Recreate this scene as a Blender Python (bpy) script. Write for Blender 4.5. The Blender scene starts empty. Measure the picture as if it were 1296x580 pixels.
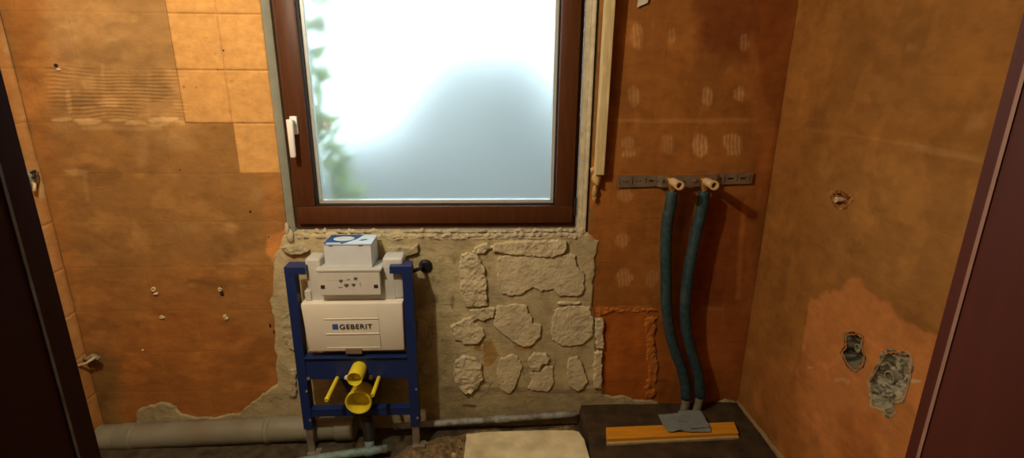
import bpy, bmesh, math, random
import numpy as np
from mathutils import Vector, Matrix

# ------------------------------------------------------------------ camera, world, light, exposure
scene = bpy.context.scene
COL = scene.collection
FPX, PITCH, YAW, ROLL, EYE = 662.07, 0.289284, 0.047995, 0.008208, 1.57
_fw = Vector((math.sin(YAW) * math.cos(PITCH), math.cos(YAW) * math.cos(PITCH), -math.sin(PITCH)))
_r0 = Vector((math.cos(YAW), -math.sin(YAW), 0.0))
_u0 = _r0.cross(_fw)
_rt = math.cos(ROLL) * _r0 + math.sin(ROLL) * _u0
_up = -math.sin(ROLL) * _r0 + math.cos(ROLL) * _u0
cam_data = bpy.data.cameras.new('camera')
cam = bpy.data.objects.new('camera', cam_data)
COL.objects.link(cam)
cam.matrix_world = Matrix(((_rt.x, _up.x, -_fw.x, 0), (_rt.y, _up.y, -_fw.y, 0), (_rt.z, _up.z, -_fw.z, EYE), (0, 0, 0, 1)))
cam_data.sensor_fit = 'HORIZONTAL'
cam_data.sensor_width = 36.0
cam_data.lens = 36.0 * FPX / 1296.0
cam_data.clip_start = 0.02
scene.camera = cam

world = bpy.data.worlds.new('overcast_sky')
scene.world = world
world.use_nodes = True
bg = world.node_tree.nodes['Background']
bg.inputs[0].default_value = (0.74, 0.90, 1.0, 1)
bg.inputs[1].default_value = 3.3

scene.view_settings.view_transform = 'Standard'
scene.view_settings.look = 'None'
scene.view_settings.exposure = 0.15
scene.view_settings.gamma = 1.0
scene.view_settings.use_curve_mapping = False

LAMP_POS = (-0.80, 0.88, 2.22)
LAMP_COLOR = (1.0, 0.89, 0.69)
LAMP_POWER = 66.0

# ------------------------------------------------------------------ measures of the room (metres)
YB, XL, XR, YF, ZC = 2.08, -1.725, 1.170, 0.445, 2.45      # back wall, left wall, right wall, front wall (room side), ceiling
WX0, WX1, WZ0, WZ1 = -0.810, 0.413, 0.925, 2.17            # window opening
ROW0, ROWH = 0.013, 0.195                                   # brick courses


def ray(u, v):
    return _rt * ((u - 648.0) / FPX) + _up * (-(v - 290.0) / FPX) + _fw


def bw(u, v, y=YB):                    # photo point -> (x, z) on a plane parallel to the back wall
    d = ray(u, v)
    return (d.x * y / d.y, EYE + d.z * y / d.y)


def sw(u, v, x=XR):                    # photo point -> (y, z) on a side wall
    d = ray(u, v)
    return (d.y * x / d.x, EYE + d.z * x / d.x)


def fl(u, v, z=0.0):                   # photo point -> (x, y) on a level plane
    d = ray(u, v)
    t = (z - EYE) / d.z
    return (d.x * t, d.y * t)


def BWP(pts): return [bw(*p) for p in pts]
def SWP(pts, x=XR): return [sw(p[0], p[1], x) for p in pts]
def FLP(pts, z): return [fl(p[0], p[1], z) for p in pts]


# ------------------------------------------------------------------ colour helpers
def srgb(r, g, b):
    def f(c):
        c /= 255.0
        return c / 12.92 if c <= 0.04045 else ((c + 0.055) / 1.055) ** 2.4
    return (f(r), f(g), f(b))


# ------------------------------------------------------------------ numpy noise, polygons
def _hash(ix, iy, seed):
    h = (ix.astype(np.int64) * 374761393 + iy.astype(np.int64) * 668265263 + seed * 982451653) & 0xffffffff
    h = ((h ^ (h >> 13)) * 1274126177) & 0xffffffff
    return ((h ^ (h >> 16)) & 0xffff) / 65535.0


def vnoise(x, y, seed=0):
    ix, iy = np.floor(x), np.floor(y)
    fx, fy = x - ix, y - iy
    fx = fx * fx * (3 - 2 * fx); fy = fy * fy * (3 - 2 * fy)
    a = _hash(ix, iy, seed); b = _hash(ix + 1, iy, seed); c = _hash(ix, iy + 1, seed); d = _hash(ix + 1, iy + 1, seed)
    return (a * (1 - fx) + b * fx) * (1 - fy) + (c * (1 - fx) + d * fx) * fy


def fbm(x, y, scale, octaves=4, seed=0):
    r = np.zeros_like(x); a = 0.5; s = scale; t = 0
    for i in range(octaves):
        r += a * vnoise(x * s + 17.3 * i, y * s - 9.1 * i, seed + i); t += a; a *= 0.5; s *= 2.03
    return r / t - 0.5                                      # about -0.5 .. 0.5


def sdf(poly, x, y):                                        # signed distance, positive inside
    P = np.array(poly, float)
    d2 = np.full(x.shape, 1e9); ins = np.zeros(x.shape, bool)
    n = len(P)
    for i in range(n):
        ax, ay = P[i]; bx, by = P[(i + 1) % n]
        ex, ey = bx - ax, by - ay
        t = np.clip(((x - ax) * ex + (y - ay) * ey) / (ex * ex + ey * ey + 1e-12), 0, 1)
        d2 = np.minimum(d2, (x - ax - t * ex) ** 2 + (y - ay - t * ey) ** 2)
        if ay != by:
            ins ^= ((ay > y) != (by > y)) & (x < ax + (y - ay) * ex / ey)
    d = np.sqrt(d2)
    return np.where(ins, d, -d)


def sstep(a, b, x):
    t = np.clip((x - a) / (b - a), 0, 1)
    return t * t * (3 - 2 * t)


def ellipse(cx, cy, rx, ry, n=14, wob=0.0, seed=0, rot=0.0):
    rnd = random.Random(seed)
    out = []
    for i in range(n):
        a = 2 * math.pi * i / n
        k = 1 + wob * (rnd.random() - 0.5) * 2
        px, py = rx * k * math.cos(a), ry * k * math.sin(a)
        out.append((cx + px * math.cos(rot) - py * math.sin(rot), cy + px * math.sin(rot) + py * math.cos(rot)))
    return out


def paint(x, y, base, layers, seed=5):
    """Pigment of a coat: base colour, then stains and painted shade (polygon, colour, feather, wobble, opacity)."""
    c = np.empty(x.shape + (3,)); c[...] = base
    for k, (poly, rgb, feather, wob, op) in enumerate(layers):
        P = np.array(poly); m = feather + wob + 0.01
        sel = (x > P[:, 0].min() - m) & (x < P[:, 0].max() + m) & (y > P[:, 1].min() - m) & (y < P[:, 1].max() + m)
        if not sel.any():
            continue
        xs, ys = x[sel], y[sel]
        d = sdf(poly, xs + 2 * wob * fbm(xs, ys, 9, 4, seed + 3 * k), ys + 2 * wob * fbm(xs, ys, 9, 4, seed + 50 + 3 * k))
        a = op * sstep(-feather, feather, d)
        c[sel] = c[sel] * (1 - a[:, None]) + np.array(rgb) * a[:, None]
    return c


# ------------------------------------------------------------------ materials
def new_mat(name):
    m = bpy.data.materials.new(name); m.use_nodes = True
    nt = m.node_tree
    return m, nt, nt.nodes['Principled BSDF']


def mat(name, rgb, rough=0.6, metal=0.0, spec=0.4, var=0.12, scale=30.0, bump=0.0, bscale=120.0, stretch=(1, 1, 1), dirt=None, dirt_amt=0.5):
    """Procedural material: colour with noise variation, optional dirt blotches, optional bump."""
    m, nt, b = new_mat(name)
    N, L = nt.nodes, nt.links
    tc = N.new('ShaderNodeTexCoord'); mp = N.new('ShaderNodeMapping'); mp.inputs['Scale'].default_value = stretch
    geo = N.new('ShaderNodeNewGeometry')
    L.new(geo.outputs['Position'], mp.inputs['Vector'])
    nz = N.new('ShaderNodeTexNoise'); nz.inputs['Scale'].default_value = scale; nz.inputs['Detail'].default_value = 5
    L.new(mp.outputs[0], nz.inputs['Vector'])
    cr = N.new('ShaderNodeValToRGB')
    lo = [max(0, c * (1 - var)) for c in rgb]; hi = [min(1, c * (1 + var)) for c in rgb]
    cr.color_ramp.elements[0].position = 0.3; cr.color_ramp.elements[0].color = (*lo, 1)
    cr.color_ramp.elements[1].position = 0.7; cr.color_ramp.elements[1].color = (*hi, 1)
    L.new(nz.outputs['Fac'], cr.inputs['Fac'])
    out = cr.outputs['Color']
    if dirt:
        n2 = N.new('ShaderNodeTexNoise'); n2.inputs['Scale'].default_value = scale * 0.35; n2.inputs['Detail'].default_value = 6
        L.new(geo.outputs['Position'], n2.inputs['Vector'])
        r2 = N.new('ShaderNodeValToRGB'); r2.color_ramp.elements[0].position = 0.5; r2.color_ramp.elements[1].position = 0.72
        r2.color_ramp.elements[1].color = (dirt_amt, dirt_amt, dirt_amt, 1)
        L.new(n2.outputs['Fac'], r2.inputs['Fac'])
        mx = N.new('ShaderNodeMix'); mx.data_type = 'RGBA'
        L.new(r2.outputs['Color'], mx.inputs['Factor']); L.new(out, mx.inputs['A']); mx.inputs['B'].default_value = (*dirt, 1)
        out = mx.outputs['Result']
    L.new(out, b.inputs['Base Color'])
    b.inputs['Roughness'].default_value = rough; b.inputs['Metallic'].default_value = metal
    b.inputs['Specular IOR Level'].default_value = spec
    if bump:
        nb = N.new('ShaderNodeTexNoise'); nb.inputs['Scale'].default_value = bscale; nb.inputs['Detail'].default_value = 4
        L.new(mp.outputs[0], nb.inputs['Vector'])
        bn = N.new('ShaderNodeBump'); bn.inputs['Strength'].default_value = bump; bn.inputs['Distance'].default_value = 0.004
        L.new(nb.outputs['Fac'], bn.inputs['Height']); L.new(bn.outputs[0], b.inputs['Normal'])
    return m


def coat_mat(name, bump=0.45, bscale=70.0, stretch=(1, 1, 1.8), var=0.16, rough=0.92):
    """Wall coat: pigment and painted shade from the mesh colour, fine mottling and trowel grain on top."""
    m, nt, b = new_mat(name)
    N, L = nt.nodes, nt.links
    at = N.new('ShaderNodeAttribute'); at.attribute_name = 'Col'
    geo = N.new('ShaderNodeNewGeometry')
    mp = N.new('ShaderNodeMapping'); mp.inputs['Scale'].default_value = stretch
    L.new(geo.outputs['Position'], mp.inputs['Vector'])
    n1 = N.new('ShaderNodeTexNoise'); n1.inputs['Scale'].default_value = 14; n1.inputs['Detail'].default_value = 8; n1.inputs['Roughness'].default_value = 0.65
    L.new(mp.outputs[0], n1.inputs['Vector'])
    mr = N.new('ShaderNodeMapRange'); mr.inputs['From Min'].default_value = 0.3; mr.inputs['From Max'].default_value = 0.7
    mr.inputs['To Min'].default_value = 1 - var; mr.inputs['To Max'].default_value = 1 + var
    L.new(n1.outputs['Fac'], mr.inputs['Value'])
    mx = N.new('ShaderNodeVectorMath'); mx.operation = 'SCALE'
    L.new(at.outputs['Color'], mx.inputs[0]); L.new(mr.outputs[0], mx.inputs['Scale'])
    L.new(mx.outputs[0], b.inputs['Base Color'])
    b.inputs['Roughness'].default_value = rough; b.inputs['Specular IOR Level'].default_value = 0.15
    n2 = N.new('ShaderNodeTexNoise'); n2.inputs['Scale'].default_value = bscale; n2.inputs['Detail'].default_value = 6
    L.new(mp.outputs[0], n2.inputs['Vector'])
    bn = N.new('ShaderNodeBump'); bn.inputs['Strength'].default_value = bump; bn.inputs['Distance'].default_value = 0.004
    L.new(n2.outputs['Fac'], bn.inputs['Height']); L.new(bn.outputs[0], b.inputs['Normal'])
    return m


M = {}
M['coat'] = coat_mat('skim_coat_on_brick')
M['plaster'] = coat_mat('old_grey_plaster', bump=0.9, bscale=60, stretch=(1, 1, 1.4), var=0.22)
M['dab'] = coat_mat('tile_adhesive', bump=1.0, bscale=80, stretch=(1, 1, 1), var=0.16)
M['mortar'] = mat('joint_mortar', (0.10, 0.065, 0.03), 0.95, var=0.2)
M['ceiling'] = mat('ceiling_plaster', (0.36, 0.31, 0.24), 0.9, var=0.05)
M['hall'] = mat('hall_wall', (0.22, 0.18, 0.14), 0.9)
M['frontwall'] = mat('front_wall_plaster', (0.24, 0.14, 0.06), 0.95)
M['dirtfloor'] = mat('raw_floor_dirt', (0.055, 0.042, 0.022), 0.95, var=0.5, scale=22, bump=0.8, bscale=90)
M['earth'] = mat('brown_earth', (0.17, 0.115, 0.050), 0.95, var=0.5, scale=40, bump=1.0, bscale=140)
M['wetmortar'] = mat('dark_fresh_mortar', (0.044, 0.026, 0.010), 0.85, var=0.45, scale=18, bump=0.6, bscale=60)
M['wood_window'] = mat('brown_window_wood', (0.080, 0.026, 0.008), 0.45, spec=0.22, var=0.16, scale=12, stretch=(6, 6, 0.6), bump=0.08, bscale=40)
M['gasket'] = mat('black_gasket', (0.012, 0.008, 0.007), 0.6)
M['spacer'] = mat('pale_glass_spacer', (0.55, 0.55, 0.50), 0.4, metal=0.3, var=0.05)
M['white_plastic'] = mat('white_plastic', (0.80, 0.77, 0.70), 0.35, var=0.03)
M['tape'] = mat('grey_green_sealing_strip', (0.54, 0.56, 0.44), 0.7, var=0.08, scale=20)
M['strip_mortar'] = mat('beige_strip_mortar', (0.46, 0.40, 0.26), 0.9, var=0.2, bump=0.6, bscale=60)
M['blue'] = mat('blue_powder_coat', (0.009, 0.024, 0.115), 0.38, spec=0.5, var=0.10, scale=18, dirt=(0.05, 0.06, 0.10), dirt_amt=0.15)
M['steel'] = mat('dull_galvanised_steel', (0.30, 0.26, 0.20), 0.5, metal=0.5, var=0.2, scale=25)
M['screw'] = mat('bright_screw', (0.6, 0.58, 0.52), 0.35, metal=0.8)
M['cream'] = mat('cream_polystyrene_cover', (0.72, 0.69, 0.58), 0.55, var=0.03, scale=10)
M['tank'] = mat('grey_white_tank', (0.52, 0.52, 0.47), 0.5, var=0.04, scale=10)
M['panel'] = mat('pale_service_panel', (0.58, 0.57, 0.50), 0.5, var=0.03)
M['ink'] = mat('black_ink', (0.02, 0.02, 0.02), 0.6)
M['ink_grey'] = mat('grey_ink', (0.16, 0.15, 0.13), 0.6)
M['logo_blue'] = mat('blue_ink', (0.03, 0.11, 0.34), 0.5)
M['notch'] = mat('brown_grey_plastic', (0.17, 0.13, 0.10), 0.5)
M['yellow'] = mat('yellow_plastic', (0.72, 0.60, 0.03), 0.40, var=0.05)
M['black'] = mat('black_plastic', (0.012, 0.012, 0.012), 0.45)
M['carton'] = mat('white_carton', (0.62, 0.66, 0.68), 0.5, var=0.03)
M['carton_top'] = mat('window_lit_carton', (0.60, 0.74, 0.86), 0.45, var=0.03)  # white carton with the bluish window light put into its colour
M['carton_blue'] = mat('dark_blue_print', (0.03, 0.10, 0.26), 0.45)
M['pvc'] = mat('grey_pvc_pipe', (0.215, 0.205, 0.145), 0.5, var=0.12, scale=14, dirt=(0.16, 0.12, 0.06), dirt_amt=0.7)
M['teal'] = mat('teal_foam_sleeve', (0.018, 0.048, 0.058), 0.62, var=0.45, scale=45, bump=0.5, bscale=110, dirt=(0.06, 0.08, 0.07), dirt_amt=0.6)
M['teal_light'] = mat('pale_teal_sleeve', (0.16, 0.26, 0.25), 0.55, var=0.3, scale=40, bump=0.5, dirt=(0.07, 0.05, 0.03), dirt_amt=0.8)
M['grey_pipe'] = mat('pale_blue_grey_pipe', (0.27, 0.275, 0.25), 0.55, var=0.3, scale=50, dirt=(0.10, 0.075, 0.035), dirt_amt=1.0)
M['bare_pipe'] = mat('bare_grey_pipe', (0.20, 0.18, 0.13), 0.5, var=0.2)
M['bracket'] = mat('galvanised_bracket', (0.26, 0.21, 0.15), 0.42, metal=0.55, var=0.25, scale=25)
M['brass'] = mat('brass', (0.55, 0.34, 0.12), 0.35, metal=0.9)
M['tan'] = mat('tan_plug_plastic', (0.62, 0.44, 0.22), 0.5, var=0.06)
M['pale_wood'] = mat('pale_batten_wood', (0.58, 0.46, 0.23), 0.75, var=0.22, scale=18, stretch=(5, 5, 0.5), bump=0.2, bscale=50)
M['foam'] = mat('yellowish_foam', (0.50, 0.32, 0.11), 0.9, var=0.25, bump=0.8, bscale=70)
M['paper'] = mat('pale_paper', (0.62, 0.56, 0.42), 0.8)
M['cream_slab'] = mat('cream_block', (0.68, 0.60, 0.37), 0.9, var=0.12, scale=16, bump=0.5, bscale=70, dirt=(0.22, 0.16, 0.07), dirt_amt=0.55)
M['orange_board'] = mat('orange_varnished_board', (0.62, 0.26, 0.015), 0.55, var=0.12, scale=10, stretch=(0.7, 6, 6))
M['board_edge'] = mat('pale_board_edge', (0.42, 0.32, 0.14), 0.7)
M['grey_sheet'] = mat('grey_sheet', (0.19, 0.225, 0.215), 0.65, var=0.12, scale=25, bump=0.3)
M['door_wood'] = mat('dark_red_brown_lining', (0.052, 0.0105, 0.006), 0.55, spec=0.2, var=0.15, scale=8, stretch=(4, 4, 0.4))
M['door_seal'] = mat('brown_door_seal', (0.20, 0.10, 0.07), 0.6)
M['plug'] = mat('pale_wall_plug', (0.62, 0.50, 0.30), 0.7)
M['hole'] = mat('dark_drill_hole', (0.02, 0.012, 0.006), 0.95)
M['rubble'] = mat('grey_rubble', (0.26, 0.23, 0.15), 0.95, var=0.3, bump=0.8)
M['leaf'] = mat('green_leaf', (0.24, 0.42, 0.012), 0.5, var=0.4, scale=8)
_nt = M['leaf'].node_tree
_tl = _nt.nodes.new('ShaderNodeBsdfTranslucent'); _tl.inputs[0].default_value = (0.30, 0.50, 0.012, 1)
_ms = _nt.nodes.new('ShaderNodeMixShader'); _ms.inputs[0].default_value = 0.5
_nt.links.new(_nt.nodes['Principled BSDF'].outputs[0], _ms.inputs[1]); _nt.links.new(_tl.outputs[0], _ms.inputs[2])
_nt.links.new(_ms.outputs[0], _nt.nodes['Material Output'].inputs['Surface'])
M['stem'] = mat('woody_stem', (0.16, 0.15, 0.07), 0.8)
M['flower'] = mat('yellow_petal', (0.75, 0.55, 0.01), 0.5)
M['shrub'] = mat('blue_grey_shrub', (0.066, 0.070, 0.062), 0.9, var=0.55, scale=1.6)
M['terrace'] = mat('pale_terrace', (0.80, 0.82, 0.82), 0.9, var=0.05, scale=2)
M['tree'] = mat('olive_hedge', (0.20, 0.17, 0.06), 0.9, var=0.3, scale=4)


def glass_mat():
    m = bpy.data.materials.new('frosted_glass'); m.use_nodes = True
    nt = m.node_tree; N, L = nt.nodes, nt.links
    for n in list(N):
        N.remove(n)
    out = N.new('ShaderNodeOutputMaterial'); g = N.new('ShaderNodeBsdfGlass')
    g.inputs['Color'].default_value = (0.93, 0.97, 0.97, 1); g.inputs['Roughness'].default_value = 0.36; g.inputs['IOR'].default_value = 1.40
    geo = N.new('ShaderNodeNewGeometry'); v = N.new('ShaderNodeTexVoronoi'); v.inputs['Scale'].default_value = 170
    L.new(geo.outputs['Position'], v.inputs['Vector'])
    b = N.new('ShaderNodeBump'); b.inputs['Strength'].default_value = 0.10; b.inputs['Distance'].default_value = 0.002
    L.new(v.outputs['Distance'], b.inputs['Height']); L.new(b.outputs[0], g.inputs['Normal'])
    t = N.new('ShaderNodeBsdfTranslucent'); t.inputs['Color'].default_value = (0.96, 0.94, 0.88, 1)
    mx = N.new('ShaderNodeMixShader'); mx.inputs[0].default_value = 0.11
    L.new(g.outputs[0], mx.inputs[1]); L.new(t.outputs[0], mx.inputs[2])
    L.new(mx.outputs[0], out.inputs['Surface'])
    return m


M['glass'] = glass_mat()


# ------------------------------------------------------------------ object helpers
def link(name, me, material=None, parent=None, smooth=False):
    o = bpy.data.objects.new(name, me); COL.objects.link(o)
    if material:
        me.materials.append(material)
    if parent:
        o.parent = parent
    if smooth:
        me.polygons.foreach_set('use_smooth', [True] * len(me.polygons))
    return o


def tag(o, label, cat, group=None):
    o['label'] = label; o['category'] = cat
    if group:
        o['group'] = group
    return o


def struct(o):
    o['kind'] = 'structure'
    return o


def thing(name, label, cat, loc=(0, 0, 0), group=None):
    o = bpy.data.objects.new(name, None); COL.objects.link(o); o.location = loc; o.empty_display_size = 0.05
    return tag(o, label, cat, group)


class MB:
    """Collects shapes in one bmesh; build() links them as one mesh (world coordinates, moved to the parent's frame)."""
    def __init__(self): self.bm = bmesh.new()

    def box(self, x0, x1, y0, y1, z0, z1, bev=0.0, seg=2):
        r = bmesh.ops.create_cube(self.bm, size=1.0); vs = r['verts']
        for v in vs:
            v.co = Vector(((x0 + x1) / 2 + v.co.x * (x1 - x0), (y0 + y1) / 2 + v.co.y * (y1 - y0), (z0 + z1) / 2 + v.co.z * (z1 - z0)))
        if bev:
            es = list({e for v in vs for e in v.link_edges})
            bmesh.ops.bevel(self.bm, geom=es, offset=bev, segments=seg, affect='EDGES', profile=0.5)
        return self

    def hexa(self, pts, bev=0.0):
        """Eight corners: bottom ring 4, top ring 4."""
        vs = [self.bm.verts.new(p) for p in pts]
        for f in ((3, 2, 1, 0), (4, 5, 6, 7), (0, 1, 5, 4), (1, 2, 6, 5), (2, 3, 7, 6), (3, 0, 4, 7)):
            self.bm.faces.new([vs[i] for i in f])
        if bev:
            es = list({e for v in vs for e in v.link_edges})
            bmesh.ops.bevel(self.bm, geom=es, offset=bev, segments=2, affect='EDGES', profile=0.5)
        return self

    def prism(self, poly, z0, z1, bev=0.0):
        """Level polygon (x, y) extruded from z0 to z1."""
        lo = [self.bm.verts.new((x, y, z0)) for x, y in poly]; hi = [self.bm.verts.new((x, y, z1)) for x, y in poly]
        n = len(poly)
        f1 = self.bm.faces.new(list(reversed(lo))); f2 = self.bm.faces.new(hi)
        for i in range(n):
            self.bm.faces.new((lo[i], lo[(i + 1) % n], hi[(i + 1) % n], hi[i]))
        if bev:
            bmesh.ops.bevel(self.bm, geom=list(f2.edges), offset=bev, segments=2, affect='EDGES', profile=0.5)
        return self

    def prism_y(self, poly, y0, y1):
        """Upright polygon (x, z) extruded along y."""
        lo = [self.bm.verts.new((x, y0, z)) for x, z in poly]; hi = [self.bm.verts.new((x, y1, z)) for x, z in poly]
        n = len(poly)
        self.bm.faces.new(lo); self.bm.faces.new(list(reversed(hi)))
        for i in range(n):
            self.bm.faces.new((lo[i], hi[i], hi[(i + 1) % n], lo[(i + 1) % n]))
        return self

    def tube(self, path, radius, n=14, cap=True, wob=0.0, seed=0):
        rnd = random.Random(seed)
        P = [Vector(p) for p in path]; R = radius if isinstance(radius, (list, tuple)) else [radius] * len(P)
        rings = []; ref = None
        for i, p in enumerate(P):
            t = (P[min(i + 1, len(P) - 1)] - P[max(i - 1, 0)]).normalized()
            if ref is None:
                ref = Vector((0, 0, 1)) if abs(t.z) < 0.9 else Vector((1, 0, 0))
            a = (ref - t * ref.dot(t)).normalized(); ref = a; b = t.cross(a)
            rings.append([self.bm.verts.new(p + (a * math.cos(2 * math.pi * k / n) + b * math.sin(2 * math.pi * k / n)) * R[i] * (1 + wob * (rnd.random() - 0.5))) for k in range(n)])
        for i in range(len(P) - 1):
            for k in range(n):
                self.bm.faces.new((rings[i][k], rings[i][(k + 1) % n], rings[i + 1][(k + 1) % n], rings[i + 1][k]))
        if cap:
            self.bm.faces.new(list(reversed(rings[0]))); self.bm.faces.new(rings[-1])
        return self

    def lathe(self, origin, axis, profile, n=28):
        """profile: (radius, distance along axis) pairs; closed where radius is 0."""
        o = Vector(origin); t = Vector(axis).normalized()
        ref = Vector((0, 0, 1)) if abs(t.z) < 0.9 else Vector((1, 0, 0))
        a = (ref - t * ref.dot(t)).normalized(); b = t.cross(a)
        rings = []
        for r, d in profile:
            if r < 1e-6:
                rings.append([self.bm.verts.new(o + t * d)])
            else:
                rings.append([self.bm.verts.new(o + t * d + (a * math.cos(2 * math.pi * k / n) + b * math.sin(2 * math.pi * k / n)) * r) for k in range(n)])
        for A, B in zip(rings, rings[1:]):
            for k in range(n):
                j = (k + 1) % n
                if len(A) == 1 and len(B) == 1: continue
                if len(A) == 1: self.bm.faces.new((A[0], B[j], B[k]))
                elif len(B) == 1: self.bm.faces.new((A[k], A[j], B[0]))
                else: self.bm.faces.new((A[k], A[j], B[j], B[k]))
        return self

    def rock(self, c, r, seed=0, squash=0.7, sub=2):
        rr = bmesh.ops.create_icosphere(self.bm, subdivisions=sub, radius=1.0)
        rnd = random.Random(seed); ph = [rnd.uniform(0, 6) for _ in range(6)]
        for v in rr['verts']:
            d = v.co.copy()
            k = 1 + 0.22 * math.sin(3.1 * d.x + ph[0]) * math.sin(2.7 * d.y + ph[1]) + 0.16 * math.sin(5 * d.z + ph[2] + 3 * d.x) + 0.08 * (rnd.random() - 0.5)
            rx, ry, rz = r if isinstance(r, tuple) else (r, r, r * squash)
            v.co = Vector((c[0] + d.x * k * rx, c[1] + d.y * k * ry, c[2] + d.z * k * rz))
        return self

    def build(self, name, material, parent=None, smooth=False, angle=None):
        bmesh.ops.recalc_face_normals(self.bm, faces=self.bm.faces)
        if parent is not None:
            off = Vector(parent.location); p = parent.parent
            while p is not None:
                off += Vector(p.location); p = p.parent
            bmesh.ops.translate(self.bm, vec=-off, verts=self.bm.verts)
        me = bpy.data.meshes.new(name); self.bm.to_mesh(me); self.bm.free()
        o = link(name, me, material, parent, smooth)
        if smooth and angle is not None:
            me.set_sharp_from_angle(angle=math.radians(angle))
        return o


def put(o, loc):
    """Move a top-level mesh's origin to loc, keeping it where it stands."""
    o.data.transform(Matrix.Translation(-Vector(loc))); o.location = loc
    return o


PLANES = {
    'back': lambda s, t, h: np.stack([s, YB - h, t], -1),
    'right': lambda s, t, h: np.stack([XR - h, s, t], -1),
    'left': lambda s, t, h: np.stack([XL + h, s, t], -1),
    'level': lambda s, t, h: np.stack([s, t, h], -1),
}
FLIP = {'back': False, 'right': True, 'left': False, 'level': False}


def relief(name, plane, s0, s1, t0, t1, res, hfun, cfun=None, material=None, parent=None, keep=None, inset=0.0):
    """A surface with real relief over a rectangle of a plane; keep(s, t, h) drops the cells outside an outline."""
    ns = max(2, int(math.ceil((s1 - s0) / res)) + 1); nt_ = max(2, int(math.ceil((t1 - t0) / res)) + 1)
    ls, lt = np.linspace(s0, s1, ns), np.linspace(t0, t1, nt_)
    if inset and ns > 4 and nt_ > 4:
        ls[1], ls[-2], lt[1], lt[-2] = s0 + inset, s1 - inset, t0 + inset, t1 - inset
    S, T = np.meshgrid(ls, lt)
    Hh = hfun(S, T)
    co = PLANES[plane](S, T, Hh).reshape(-1, 3)
    idx = np.arange(ns * nt_).reshape(nt_, ns)
    q = np.stack([idx[:-1, :-1], idx[:-1, 1:], idx[1:, 1:], idx[1:, :-1]], -1).reshape(-1, 4)
    if FLIP[plane]:
        q = q[:, ::-1]
    if keep is not None:
        kp = keep(S, T, Hh).reshape(-1)
        q = q[kp[q].any(1)]
        used = np.unique(q); remap = np.full(len(co), -1); remap[used] = np.arange(len(used))
        co = co[used]; q = remap[q]
    else:
        used = slice(None)
    if parent is not None:
        co = co - np.array(parent.location)
    me = bpy.data.meshes.new(name)
    me.vertices.add(len(co)); me.vertices.foreach_set('co', co.astype(np.float32).ravel())
    me.loops.add(q.size); me.loops.foreach_set('vertex_index', q.astype(np.int32).ravel())
    me.polygons.add(len(q)); me.polygons.foreach_set('loop_start', np.arange(0, q.size, 4, dtype=np.int32))
    me.polygons.foreach_set('use_smooth', np.ones(len(q), bool))
    me.update(calc_edges=True)
    if cfun is not None:
        c = cfun(S, T).reshape(-1, 3)[used]
        at = me.color_attributes.new('Col', 'FLOAT_COLOR', 'POINT')
        at.data.foreach_set('color', np.concatenate([c, np.ones((len(c), 1))], 1).astype(np.float32).ravel())
    return link(name, me, material, parent)


def patch(name, plane, poly, height, material, color, parent, res=0.004, edge=0.006, wob=0.008, rough=0.0015, seed=0, wscale=28, cfun=None, base=0.002, fac=0.0, rscale=45):
    """A lump of plaster or adhesive with a ragged outline, standing proud of the wall."""
    P = np.array(poly); m = wob + edge + 0.006
    poly = [tuple(p) for p in poly]

    def hf(s, t):
        d = sdf(poly, s + 2 * wob * fbm(s, t, wscale, 3, seed), t + 2 * wob * fbm(s, t, wscale, 3, seed + 31))
        k = sstep(-0.15 * edge, edge, d)
        return -base + (height + base) * k + k * (2 * rough * fbm(s, t, rscale, 4, seed + 77) + fac * fbm(s, t, 12, 2, seed + 5))

    cf = cfun or (lambda s, t: np.array(color) * (1 + 0.35 * fbm(s, t, 22, 4, seed + 9))[..., None])
    return relief(name, plane, P[:, 0].min() - m, P[:, 0].max() + m, P[:, 1].min() - m, P[:, 1].max() + m, res, hf, cf, material, parent,
                  keep=lambda s, t, h: h > -base + 1e-5)


# ------------------------------------------------------------------ structure: shell of the room
def shell(name, boxes, material):
    m = MB()
    for b in boxes:
        m.box(*b)
    return struct(m.build(name, material))


BASE = 0.006                                              # the bricks stand this far proud of the joint mortar
wall_back = shell('wall_back', [(XL - 0.2, WX0, YB + BASE, 2.36, -0.05, ZC), (WX1, XR + 0.2, YB + BASE, 2.36, -0.05, ZC),
                                (WX0, WX1, YB + BASE, 2.36, -0.05, WZ0), (WX0, WX1, YB + BASE, 2.36, WZ1, ZC)], M['mortar'])
wall_left = shell('wall_left', [(XL - 0.2, XL - BASE, YF, YB + BASE, -0.05, ZC)], M['mortar'])
wall_right = shell('wall_right', [(XR + 0.045, XR + 0.2, YF, YB + BASE, -0.05, ZC)], M['mortar'])
DX0, DX1, DY0, DZ1 = -0.379, 0.442, 0.29, 2.06            # door lining: clear opening and hall side
wall_front = shell('wall_front', [(XL - 0.2, DX0 - 0.03, DY0 + 0.02, YF - 0.002, -0.05, ZC), (DX1 + 0.03, XR + 0.2, DY0 + 0.02, YF - 0.002, -0.05, ZC),
                                  (DX0 - 0.03, DX1 + 0.03, DY0 + 0.02, YF - 0.002, DZ1 + 0.03, ZC)], M['frontwall'])
ceiling = shell('ceiling', [(XL - 0.2, XR + 0.2, -1.7, 2.36, ZC, ZC + 0.1)], M['ceiling'])
hall_walls = shell('wall_hall', [(-1.0, -0.9, -1.6, DY0 + 0.02, -0.05, ZC), (0.95, 1.05, -1.6, DY0 + 0.02, -0.05, ZC), (-1.0, 1.05, -1.7, -1.6, -0.05, ZC)], M['hall'])
floor = struct(relief('floor', 'level', XL, XR, DY0 - 0.02, YB + BASE, 0.02, lambda x, y: 0.012 * fbm(x, y, 9, 4, 3) - 0.003, None, M['dirtfloor']))
floor_hall = shell('floor_hall', [(-1.0, 1.05, -1.7, DY0 - 0.02, -0.05, -0.005)], M['hall'])

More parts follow.
